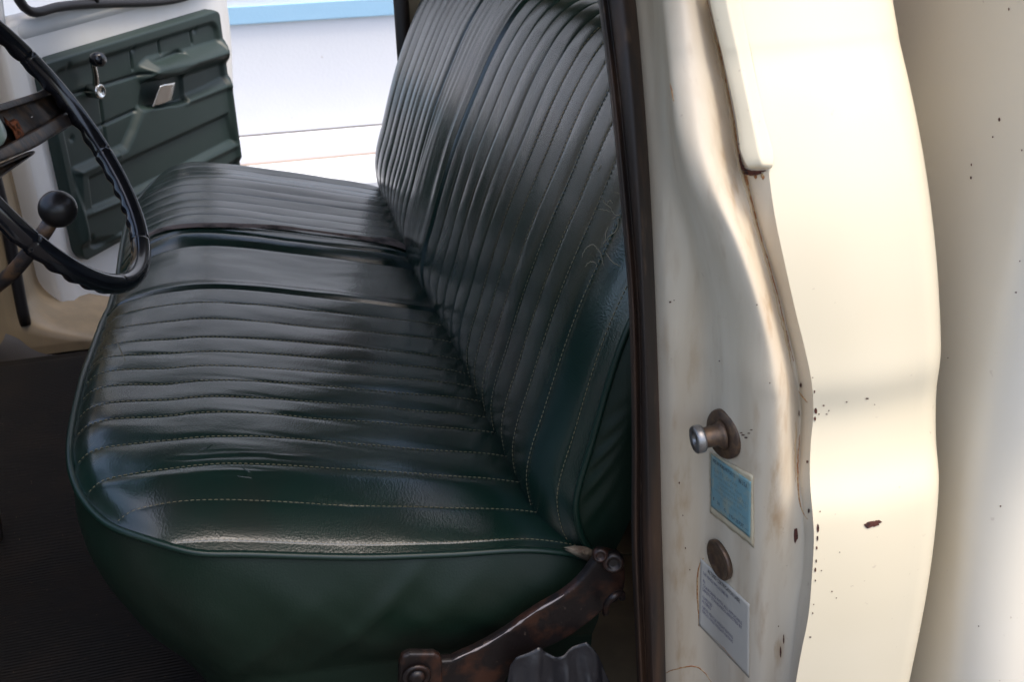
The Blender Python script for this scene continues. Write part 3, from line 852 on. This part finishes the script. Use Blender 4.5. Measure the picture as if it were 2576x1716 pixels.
def rr(x0, x1, y0, y1, r):
    L = []
    for cx, cy_, a0 in ((x1 - r, y1 - r, 0), (x0 + r, y1 - r, 90), (x0 + r, y0 + r, 180), (x1 - r, y0 + r, 270)):
        for a in range(0, 91, 15):
            L.append((cx + r * math.cos(math.radians(a0 + a)), cy_ + r * math.sin(math.radians(a0 + a))))
    return L
inset = rr(u0 + 0.035, u1 - 0.03, z0 + 0.03, z1 - 0.036, 0.03)
H = 0.024 - 0.010 * region(U, Z, inset, 0.008)
# swelling lower panel + armrest
lowpoly = Q([(172, 392), (240, 362), (282, 338), (300, 300), (318, 250), (345, 238), (400, 235), (470, 205), (535, 170), (548, 360), (300, 540), (180, 560)])
H += 0.016 * region(U, Z, lowpoly, 0.013)
lowin = Q([(196, 408), (300, 360), (515, 262), (528, 322), (300, 440), (205, 480)])
H -= 0.010 * region(U, Z, lowin, 0.008)
arm = Q([(326, 158), (340, 145), (360, 140), (420, 128), (520, 98), (527, 126), (430, 158), (390, 178), (345, 184), (328, 180)])
H += 0.042 * region(U, Z, arm, 0.020)
pull = Q([(345, 141), (410, 118), (420, 122), (365, 142)])
H -= 0.016 * region(U, Z, pull, 0.008)
pocket = Q([(330, 186), (418, 170), (423, 232), (345, 246), (322, 244)])
H -= 0.030 * region(U, Z, pocket, 0.006)
for L in ([(170, 216), (330, 168)], [(205, 302), (310, 254)], [(232, 232), (246, 330)], [(301, 118), (306, 158)], [(364, 92), (369, 124)], [(438, 72), (443, 98)]):
    H -= 0.006 * np.exp(-(seg_d(U, Z, Q(L)) / 0.0035) ** 2)
for L in ([(190, 492), (300, 448), (530, 335)], [(175, 395), (265, 352)], [(420, 232), (535, 190)]):
    H += 0.005 * np.exp(-(seg_d(U, Z, Q(L)) / 0.008) ** 2)
for q in ((152, 152), (305, 112), (447, 68), (165, 318), (200, 545)):                        # plugs
    a, b = px_to_uz(*q, 0.01); H -= 0.005 * np.exp(-(np.hypot(U - a, Z - b) / 0.007) ** 2)
H = np.maximum(H, 0.003)
rows = []
for j in range(NZ):
    row = []
    for i in range(NU):
        a, b = uu[i], zz[j]
        # round the four corners of the sheet
        rc = 0.05
        ex = max(u0 + rc - a, a - (u1 - rc), 0); ez = max(z0 + rc - b, b - (z1 - rc), 0)
        rr_ = math.hypot(ex, ez)
        if ex > 0 and ez > 0 and rr_ > rc:
            k = rc / rr_
            a = (u0 + rc - ex * k) if a < u0 + rc else (u1 - rc + ex * k)
            b = (z0 + rc - ez * k) if b < z0 + rc else (z1 - rc + ez * k)
        ed = min(uu[i] - u0, u1 - uu[i], zz[j] - z0, z1 - zz[j])
        h = (min(H[j, i], 0.020 + 1.1 * ed)) if ed > 1e-6 else 0.0
        h *= float(min(1, (max(ed, 0) / 0.010)) ** 0.5) if ed < 0.010 else 1
        row.append(DL(a, b, h - 0.004))
    rows.append(row)
trim = grid('trim_panel', np.array(rows), M_trim, door)
# window crank
hubU, hubZ = px_to_uz(237, 210, 0.05); kU, kZ = px_to_uz(210, 135, 0.05)
v, f = lathe_data([(0.017, 0.0), (0.018, 0.03), (0.0175, 0.034), (0.013, 0.036), (0.011, 0.032), (0.004, 0.030)], DL(hubU, hubZ, 0.010), dN, 28)
mesh('crank_hub', v, f, M_chrome, door)
tube('window_crank', spline([DL(hubU, hubZ, 0.030), DL(hubU * 0.5 + kU * 0.5, hubZ * 0.5 + kZ * 0.5, 0.045), DL(kU, kZ, 0.052)], 14), [0.0085 - 0.0002 * i for i in range(14)], M_chrome, door, 10)
v, f = lathe_data([(0.008, 0.0), (0.015, 0.006), (0.018, 0.018), (0.016, 0.030), (0.010, 0.036)], DL(kU, kZ, 0.050), dN, 24)
mesh('crank_knob', v, f, M_black, door)
# chrome pull handle
hq = [px_to_uz(*q, 0.03) for q in ((348, 245), (362, 195), (408, 187), (405, 230))]
rows = []
for s in np.linspace(0, 1, 12):
    row = []
    for t in np.linspace(0, 1, 12):
        a = hq[0] * (1 - t) * (1 - s) + hq[1] * t * (1 - s) + hq[3] * (1 - t) * s + hq[2] * t * s
        n = 0.014 + 0.012 * math.sin(math.pi * min(1, s * 0.8 + 0.15)) + 0.006 * t
        if s < 0.2: n += 0.012 * (0.2 - s) / 0.2
        row.append(DL(a[0], a[1], n))
    rows.append(row)
solid(grid('door_handle', np.array(rows), M_chrome, door), 0.003)

# driver's door, swung open beside the camera
ddo = part('driver_door', 'open near door with cream paint')
tD = math.radians(66); e1_ = np.array([math.cos(tD), -math.sin(tD), 0]); n1_ = np.array([math.sin(tD), math.cos(tD), 0]); h1_ = np.array([-0.88, -0.16, 0])
def slab(name, a0, a1, b0, b1, t0, t1, mat, parent):
    v = [h1_ + e1_ * a + n1_ * t + np.array([0, 0, b]) for t in (t0, t1) for b in (b0, b1) for a in (a0, a1)]
    return bevel(mesh(name, v, [(0, 2, 3, 1), (4, 5, 7, 6), (0, 1, 5, 4), (2, 6, 7, 3), (0, 4, 6, 2), (1, 3, 7, 5)], mat, parent, smooth=False), 0.012)
slab('door_shell', 0.0, 0.98, -0.50, 0.36, -0.13, 0.0, M_doorpaint, ddo)
slab('trim_panel', 0.08, 0.92, -0.22, 0.28, 0.002, 0.02, M_trim, ddo)
v, f = merge([tube_data([h1_ + e1_ * a + np.array([0, 0, b]) - n1_ * 0.03 for a, b in spline([(0.02, 0.36), (0.05, 0.5), (0.26, 0.92), (0.84, 0.92), (0.93, 0.36)], 40)], 0.024, 8)])
mesh('window_frame', v, f, M_doorpaint, ddo)

# ---------------------------------------------------------------- steering wheel
sw = part('steering_wheel', 'black steering wheel with worn brown spokes')
wc = np.array([-0.552, 0.384, 0.433]); wa, wb = 0.507, -0.098
wN = np.array([math.cos(wa) * math.cos(wb), math.cos(wa) * math.sin(wb), math.sin(wa)])
wu = np.cross([0, 1, 0], wN); wu /= np.linalg.norm(wu); wv = np.cross(wN, wu)
RM = 0.205; NT, NS = 480, 20
rows = []
for i in range(NT):
    a = 2 * math.pi * i / NT
    er = wu * math.cos(a) + wv * math.sin(a)
    c = wc + er * RM
    row = []
    for k in range(NS):
        b = 2 * math.pi * k / NS
        ca, sb = math.cos(b), math.sin(b)
        r1, r2 = 0.0125, 0.0135
        dip = 0.0
        back = max(0, -sb)
        dip += 0.0042 * back * (0.5 + 0.5 * math.cos(a * 44)) * float(sm(0.15, 0.7, 0.5 + 0.5 * math.cos(a * 8 + 1.0)) * 0.6 + 0.4)   # finger grips under the rim
        for s in range(8):
            da = (a - (s * math.pi / 4 + 0.3) + math.pi) % (2 * math.pi) - math.pi
            dip += 0.0014 * math.exp(-(da / 0.006) ** 2)
        groove = 0.0016 * math.exp(-((b - 1.15) / 0.14) ** 2)
        row.append(c + er * ca * (r1 - dip - groove) + wN * sb * (r2 - dip - groove))
    rows.append(row)
v = [p for r in rows for p in r]; f = gridf(NT, NS, 0, True)
f += [((NT - 1) * NS + k, (NT - 1) * NS + (k + 1) % NS, (k + 1) % NS, k) for k in range(NS)]
rim = mesh('rim', v, f, M_black, sw)
def wp(px, py, n=0.0):
    d = ray(px, py); P0 = wc + wN * n
    return CAM + d * (((P0 - CAM) @ wN) / (d @ wN))
def ring(L, m=6):
    P_ = np.array(L, float); n = len(P_); o_ = []
    for i in range(n):
        a, b, c, d_ = P_[i - 1], P_[i], P_[(i + 1) % n], P_[(i + 2) % n]
        for k in range(m):
            t = k / m
            o_.append(0.5 * (2 * b + (c - a) * t + (2 * a - 5 * b + 4 * c - d_) * t * t + (3 * b - a - 3 * c + d_) * t ** 3))
    return np.array(o_)
def spoke(name, outer, inner, n0):
    O, I = ring(outer), ring(inner); c = I.mean(0)
    L = [[wp(*p, n0 - 0.022) for p in O], [wp(*p, n0 - 0.005) for p in O], [wp(*(p * 0.93 + q * 0.07), n0 - 0.001) for p, q in zip(O, I)],
         [wp(*(p * 0.75 + q * 0.25), n0) for p, q in zip(O, I)], [wp(*(p * 0.2 + q * 0.8), n0) for p, q in zip(O, I)], [wp(*(p * 0.05 + q * 0.95), n0 - 0.001) for p, q in zip(O, I)],
         [wp(*q, n0 - 0.004) for q in I], [wp(*(q * 0.97 + c * 0.03), n0 - 0.018) for q in I]]
    for k in (0.7, 0.4, 0.02):
        L.append([wp(*(q * k + c * (1 - k)), n0 - 0.018) for q in I])
    n = len(O)
    return mesh(name, [p for q in L for p in q], gridf(len(L), n, 0, True), M_worn, sw)
spoke('spoke', [(-60, 258), (0, 238), (60, 220), (100, 204), (122, 188), (150, 222), (176, 256), (178, 276), (158, 292), (118, 316), (74, 342), (0, 372), (-60, 396)],
      [(-50, 276), (10, 254), (60, 238), (96, 226), (124, 217), (144, 228), (157, 243), (155, 254), (140, 263), (108, 281), (72, 302), (0, 340), (-50, 362)], -0.010)
spoke('spoke', [(-60, 396), (0, 376), (66, 348), (80, 352), (50, 374), (0, 410), (-60, 464)], [(-50, 406), (0, 386), (58, 360), (64, 360), (44, 372), (0, 402), (-50, 440)], -0.030)
hubc = wp(-45, 281, -0.004)
v, f = lathe_data([(0.032, -0.02), (0.032, 0.004), (0.029, 0.010), (0.018, 0.014), (0.004, 0.015)], hubc, wN, 40)
mesh('horn_button', v, f, M_horn, sw)
v, f = lathe_data([(0.03, -0.40), (0.03, -0.05), (0.045, -0.02), (0.04, -0.012)], hubc, wN, 32)
mesh('steering_column', v, f, M_black, sw)
tgt = wp(172, 268) - wc; tgt = wc - tgt / np.linalg.norm(tgt) * (RM - 0.006)
hb_ = np.array(hubc) - wN * 0.012
tube('spoke', [hb_ * (1 - t) + tgt * t for t in np.linspace(0, 1, 12)], [0.040 - 0.012 * t for t in np.linspace(0, 1, 12)], M_worn, sw, 16, squash=0.3)
cr = [(7, 266), (20, 278), (32, 272), (41, 274), (46, 286), (54, 302), (60, 312), (50, 318), (40, 331), (36, 320), (28, 300), (12, 284)]
rows = []; cm = np.mean(cr, 0)
for k in (1.0, 0.7, 0.4, 0.02):
    rows.append([wp(*(np.array(p) * k + cm * (1 - k)), -0.012 - (0.012 if k == 1 else 0) + random.uniform(-0.003, 0.003)) for p in cr + cr[:1]])
grid('exposed_foam', np.array(rows), M_orange, sw)

# ---------------------------------------------------------------- gear lever
gl = part('gear_lever', 'black floor gear lever with a round knob, behind the steering wheel')
kc = at_depth(133, 480, 1.467)
e1 = at_depth(108, 524, 1.475); e2 = at_depth(40, 614, 1.50); e3 = at_depth(-40, 700, 1.56); e4 = np.array([e3[0] - 0.10, e3[1] + 0.10, -0.34])
kv, kf = lathe_data([(0.0255 * math.sin(math.pi * t) + 1e-4, -0.0255 * math.cos(math.pi * t)) for t in np.linspace(0, 1, 24)], kc, kc - e1, 36)
mesh('knob', kv, kf, Mt('knob_plastic', (0.013, 0.010, 0.009), 0.36).m, gl)
tube('lever', spline([e1 * 0.6 + kc * 0.4, e1, e2, e3, e4], 40), [0.0105] * 10 + [0.0085] * 30, M_worn, gl, 12)

# ---------------------------------------------------------------- door striker, plug, labels, chips on the pillar
wp0 = Vector(hit(BV_jamb, 1667, 997)); wax = Vector((-0.97, -0.22, 0.03)).normalized()
st = part('door_striker', 'steel door latch bolt with a round washer')
v, f = lathe_data([(0.0255, -0.004), (0.0255, 0.003), (0.0245, 0.0045), (0.012, 0.005)], wp0, wax, 40)
mesh('washer', v, f, M_brownsteel, st)
hd = Vector(on(1595, 1012, 1, wp0.y + 0.001))
ax2 = (hd - wp0); Ls_ = ax2.length; ax2.normalize()
v, f = lathe_data([(0.0165, 0.004), (0.0125, 0.007), (0.0108, 0.010), (0.0104, Ls_ - 0.010), (0.0106, Ls_ - 0.008)], wp0, ax2, 36)
mesh('latch_pin', v, f, M_brownsteel, st)
v, f = lathe_data([(0.0106, -0.010), (0.0135, -0.009), (0.0142, -0.007), (0.0142, -0.0015), (0.0130, 0.0), (0.0062, 0.0), (0.0050, -0.001), (0.0046, -0.005), (0.0005, -0.006)], hd, ax2, 36)
mesh('pin_head', v, f, M_steel, st)

pc = Vector(hit(BV_jamb, 1658, 1286)); pn = BV_jamb.find_nearest(pc)[1]; pn = pn if pn.y < 0 else -pn
v, f = lathe_data([(0.0225, -0.004), (0.0228, 0.0006), (0.0215, 0.0018), (0.0200, 0.0012), (0.0175, -0.0004), (0.010, -0.0012), (0.0006, -0.0014)], pc + pn * 0.0035, pn, 40)
pl = mesh('pillar_plug', v, f, M_brownsteel, truck); pl['label'] = 'brown round plug below the blue label'

def bil(c, s, t):
    TL, TR, BR, BL = [np.array(p, float) for p in c]
    return TL * (1 - s) * (1 - t) + TR * s * (1 - t) + BR * s * t + BL * (1 - s) * t
def sticker(name, corners, lift, mat, parent, wob=0.0):
    rows = []
    for t in np.linspace(0, 1, 20):
        rows.append([tuple(hit(BV_jamb, *(bil(corners, s, t) + np.array([random.uniform(-wob, wob), random.uniform(-wob, wob)])), lift)) for s in np.linspace(0, 1, 20)])
    return solid(grid(name, np.array(rows), mat, parent), 0.0003)
def lettering(name, lines, corners, lift, mat, parent):
    """lines: (text, s, t, width in s, height in t) laid on the label's own surface"""
    V, Fc = [], []
    for txt, s0, t0, ws, ht in lines:
        cu = bpy.data.curves.new('txt', 'FONT'); cu.body = txt; cu.size = 1.0; cu.resolution_u = 2
        ob = bpy.data.objects.new('txt', cu); C.objects.link(ob)
        dg = bpy.context.evaluated_depsgraph_get()
        me = bpy.data.meshes.new_from_object(ob.evaluated_get(dg))
        co = np.array([v_.co[:] for v_ in me.vertices])
        bpy.data.objects.remove(ob); bpy.data.curves.remove(cu)
        if len(co):
            xm = co[:, 0].max(); off = len(V)
            for c_ in co:
                q = bil(corners, s0 + ws * c_[0] / xm, t0 - ht * c_[1] / 0.72)
                h = hit(BV_jamb, q[0], q[1], lift)
                V.append(tuple(h))
            Fc += [tuple(i + off for i in p.vertices) for p in me.polygons]
        bpy.data.meshes.remove(me)
    return mesh(name, V, Fc, mat, parent, smooth=False)
cl = part('maker_label', 'faded blue maker label under the latch bolt')
cY = [(1633, 1038), (1732, 1093), (1734, 1258), (1634, 1179)]
cB = [(1637, 1042), (1729, 1107), (1727, 1236), (1637, 1163)]
sticker('label_film', cY, 0.0008, M_yellow, cl, 1.0)
sticker('label_face', cB, 0.0014, M_blue, cl, 0.3)
lettering('lettering', [("MFG. BY FORD MOTOR CO.", 0.06, 0.13, 0.56, 0.07), ("IN U.S.A.", 0.70, 0.16, 0.22, 0.08)], cB, 0.0019, M_ink, cl)
lettering('faded_lettering', [("DATE  GVWR", 0.08, 0.28, 0.6, 0.06), ("GAWR FRONT  REAR", 0.08, 0.38, 0.7, 0.05), ("CONFORMS TO ALL", 0.2, 0.47, 0.7, 0.05), ("STANDARDS IN EFFECT", 0.15, 0.55, 0.75, 0.05), ("VEHICLE IDENT. NO.", 0.1, 0.64, 0.7, 0.05), ("TYPE  COLOR  TRANS", 0.25, 0.74, 0.65, 0.045)], cB, 0.0018, M_inkgrey, cl)
lettering('serial_marks', [("F", 0.06, 0.85, 0.04, 0.07), ("10", 0.16, 0.86, 0.07, 0.06), ("C", 0.34, 0.88, 0.05, 0.05), ("1YH 2573T", 0.46, 0.92, 0.38, 0.07), ("-", 0.86, 0.91, 0.1, 0.05)], cB, 0.0019, M_ink, cl)
wl = part('alteration_label', 'white printed label low on the door pillar')
cW = [(1611, 1283), (1724, 1390), (1723, 1560), (1607, 1438)]
sticker('label_face', cW, 0.0004, M_whitelabel, wl, 0.2)
lettering('lettering', [("ALTERED CERTIFICATION LABEL", 0.16, 0.10, 0.66, 0.055)], cW, 0.0013, M_ink, wl)
lettering('small_lettering', [("THIS VEHICLE WAS ALTERED BY", 0.06, 0.19, 0.52, 0.045), ("IN", 0.06, 0.30, 0.05, 0.045), ("CONFORMS WITH ALL APPLICABLE", 0.06, 0.37, 0.80, 0.045), ("SAFETY STANDARDS AFFECTED BY", 0.06, 0.43, 0.80, 0.045),
           ("COMPLETED", 0.06, 0.54, 0.20, 0.045), ("ALTERED", 0.06, 0.60, 0.18, 0.045), ("GROSS VEHICLE WEIGHT RATING", 0.06, 0.69, 0.62, 0.045), ("GROSS AXLE WEIGHT RATING", 0.06, 0.75, 0.62, 0.045)], cW, 0.0013, M_inkpurple, wl)

def blobs(name, lst, bvh, lift, mat, parent):
    parts = []
    for x, y, rx, ry in lst:
        n = 14; ph = random.uniform(0, 6)
        ring = []
        for k in range(n):
            a = 2 * math.pi * k / n
            j = 0.7 + 0.5 * abs(noise.noise(Vector((math.cos(a) * 1.6 + x, math.sin(a) * 1.6 + y, ph))))
            h = hit(bvh, x + rx * j * math.cos(a), y + ry * j * math.sin(a), lift)
            if h is None: ring = None; break
            ring.append(h)
        c = hit(bvh, x, y, lift + 0.0002)
        if ring and c is not None:
            parts.append((ring + [c], [(k, (k + 1) % n, n) for k in range(n)]))
    if parts:
        v, f = merge(parts)
        return mesh(name, v, f, mat, parent)
chips = [(2005, 1204, 18, 8), (1996, 1208, 12, 7), (2018, 1200, 10, 5), (1875, 945, 4, 9), (1873, 962, 3, 6), (1893, 932, 3, 2), (1946, 924, 2.5, 2), (1993, 916, 5, 2), (1905, 944, 2, 2), (1880, 1215, 3.5, 12), (1879, 1238, 2.5, 7), (1877, 1260, 2, 5), (1876, 1290, 2, 5), (1874, 1310, 2.5, 6),
         (1888, 1312, 2, 1.5), (1874, 1335, 2, 3), (1870, 1390, 1.5, 2), (1885, 1176, 2, 2), (1912, 1360, 2, 2), (1922, 1375, 1.5, 2), (1868, 1410, 1.5, 3), (1862, 1465, 3, 2), (1872, 900, 2, 4), (1868, 868, 1.5, 2), (1930, 1270, 1.5, 1.5),
         (1672, 63, 0, 0), (2010, 930, 1.5, 1.5), (1882, 952, 2, 2), (1900, 952, 3, 1.5)]
blobs('rust_chip', [c for c in chips if c[2] > 0], BV_skin, 0.0005, M_chip, body)
jchips = [(1676, 64, 5, 5), (1708, 207, 2, 3), (1715, 264, 1.5, 2.5), (1700, 330, 2, 2), (1829, 1230, 6, 20), (1541, 694, 3, 3), (1709, 1000, 5, 2), (1716, 1006, 5, 2), (1722, 996, 4, 1.5), (1728, 988, 4, 1.5), (1705, 995, 4, 1.5), (1868, 1120, 2, 2), (1857, 1062, 3, 4), (1860, 1175, 2.5, 6),
          (1770, 880, 1.5, 2), (1655, 830, 2, 2), (1550, 690, 1.5, 1.5), (1850, 590, 1.5, 1.5), (1740, 700, 1.5, 2), (1562, 1110, 2, 3), (1576, 1260, 1.5, 3), (1586, 1310, 1.5, 2), (1570, 1185, 1.5, 2), (1790, 1440, 1.5, 2), (1842, 885, 2.5, 7), (1836, 950, 1.8, 9), (1795, 1500, 2, 16), (1802, 1470, 1.6, 14)]
blobs('rust_chip', jchips, BV_jamb, 0.0006, M_chip, jamb)
crack([[(1703, 352), (1706, 374), (1713, 387), (1726, 393), (1745, 394), (1762, 391)], [(1712, 396), (1730, 399), (1752, 397)]], BV_jamb, 0.0014, M_chip, 'rust_seam', jamb, 0.0015, 0.5)
crack([[(1718, 398), (1716, 412), (1720, 430)], [(1736, 400), (1738, 410)], [(1752, 398), (1755, 412)]], BV_jamb, 0.0016, M_stain, 'rust_stain', jamb, 0.0, 0.8)
# grime and rust bleeding along the seams
M_grime = Mt('tan_grime', (0.50, 0.37, 0.22), 0.7).m
crack([[(1622, 0), (1651, 120), (1680, 262), (1692, 345), (1704, 396), (1722, 460), (1737, 520), (1771, 640), (1799, 755), (1820, 840), (1828, 900)], [(1830, 960), (1828, 1040), (1828, 1110)], [(1636, 60), (1650, 120), (1664, 190)], [(1796, 720), (1808, 780), (1818, 830)]],
      BV_jamb, 0.0021, M_grime, 'rust_seam', jamb, -0.0008, 1.6)
# rusty seams down the pillar
crack([[(1626, 0), (1655, 120), (1684, 262), (1697, 345), (1709, 396), (1728, 460), (1742, 520), (1777, 640), (1806, 755), (1824, 830)], [(1836, 900), (1848, 915), (1856, 925)], [(1838, 1000), (1834, 1080), (1842, 1170), (1856, 1195)],
       [(1606, 1440), (1612, 1290), (1618, 1284)], [(1607, 1440), (1622, 1447), (1650, 1475), (1690, 1520), (1722, 1556)], [(1530, 1548), (1560, 1538), (1600, 1534), (1620, 1548), (1640, 1575)], [(1541, 190), (1544, 205), (1549, 232)]],
      BV_jamb, 0.0009, M_stain, 'rust_seam', jamb, 0.0, 0.7)

# ---------------------------------------------------------------- cargo bed beyond the gap
bx = 0.368
def bed_edge(z): return on(2340, 1568, 0, bx)[1] if False else -0.262 - 0.05 * float(sm(0.22, -0.15, z))
rows = []
for z in np.linspace(-0.62, 0.78, 50):
    e = bed_edge(z); row = [(bx, 1.6, z), (bx, 0.3, z)]
    for y in np.linspace(0.25, e + 0.05, 30): row.append((bx + 0.008 * math.sin((y - e) * 9) * 0, y, z))
    for a in np.linspace(0, math.pi / 2, 12)[1:]:
        row.append((bx + 0.05 * (1 - math.cos(a)), e + 0.05 - 0.05 * math.sin(a), z))
    row += [(bx + 0.3, e - 0.002, z), (bx + 2.0, e, z)]
    rows.append(row)
bed = grid('cargo_bed', np.array(rows), M_bed, truck)
bed['label'] = 'shaded cream front wall of the cargo bed behind the cab'
BV_bed = bvh_of(bed)
blobs('rust_chip', [(2298, 274, 3, 6), (2233, 408, 2.5, 4), (2234, 378, 2, 4), (2283, 314, 2, 3), (2350, 345, 2, 3), (2336, 672, 3, 2), (2300, 1164, 2.5, 2.5), (2180, 823, 1.5, 1.5), (2250, 1440, 2, 2), (2345, 600, 2, 2), (2320, 20, 2, 4)], BV_bed, 0.0005, M_chip, bed)

# ---------------------------------------------------------------- loose things in the cab
rows = []
for y in np.linspace(-0.05, 1.42, 120):
    row = []
    for x in np.linspace(-1.19, 0.03, 60):
        hump = 0.11 * float(sm(1.34, 1.15, y) * sm(0.55, 0.98, y))
        z = -0.345 + hump + 0.003 * fbm(x * 5, y * 5, 0.3)
        row.append((x, y, z))
    rows.append(row)
fm = grid('floor_mat', np.array(rows), M_mat, flip=True)
fm['label'] = 'black ribbed rubber floor mat in front of the bench seat'; fm['category'] = 'floor mat'

# limp dark vinyl cover lying by the bracket
ol = spline([(1172, 1530), (1200, 1506), (1232, 1490), (1262, 1492), (1288, 1500), (1315, 1484), (1345, 1476), (1362, 1486), (1378, 1520), (1400, 1570), (1412, 1620)], 60)
_cl = np.array([(1172, 1532), (1186, 1512), (1214, 1500), (1240, 1487), (1250, 1498), (1272, 1506), (1292, 1500), (1316, 1488), (1348, 1476), (1366, 1494), (1384, 1530), (1402, 1572), (1414, 1620)], float)
_t = np.concatenate([[0], np.cumsum(np.linalg.norm(np.diff(_cl, axis=0), axis=1))]); ol = np.column_stack([np.interp(np.linspace(0, _t[-1], 60), _t, _cl[:, k]) for k in (0, 1)])
rows = []
for k in np.linspace(0, 1, 26):
    row = []
    for i, q in enumerate(ol):
        p = on(q[0], q[1], 1, -0.072 - 0.003 * fbm(i * 0.12, 5.0))
        dr = np.array([-0.015 * k + 0.02 * k * (i / 60 - 0.5), -0.05 * k ** 1.5 - 0.02 * k * fbm(i * 0.12, k * 1.5, 4.0), -0.13 * k])
        fold = 0.005 * fbm(i * 0.09, k * 2.5, 1.7, 2) * (0.5 + k) + 0.009 * math.exp(-((i - 22 - 10 * k) / 3.5) ** 2)
        row.append(p + dr + np.array([0, -fold, 0.3 * fold]))
    rows.append(row)
cloth = solid(grid('vinyl_cloth', np.array(rows), M_cloth), 0.0015)
cloth['label'] = 'crumpled dark grey vinyl cloth lying below the rusty seat bracket'; cloth['category'] = 'cloth'
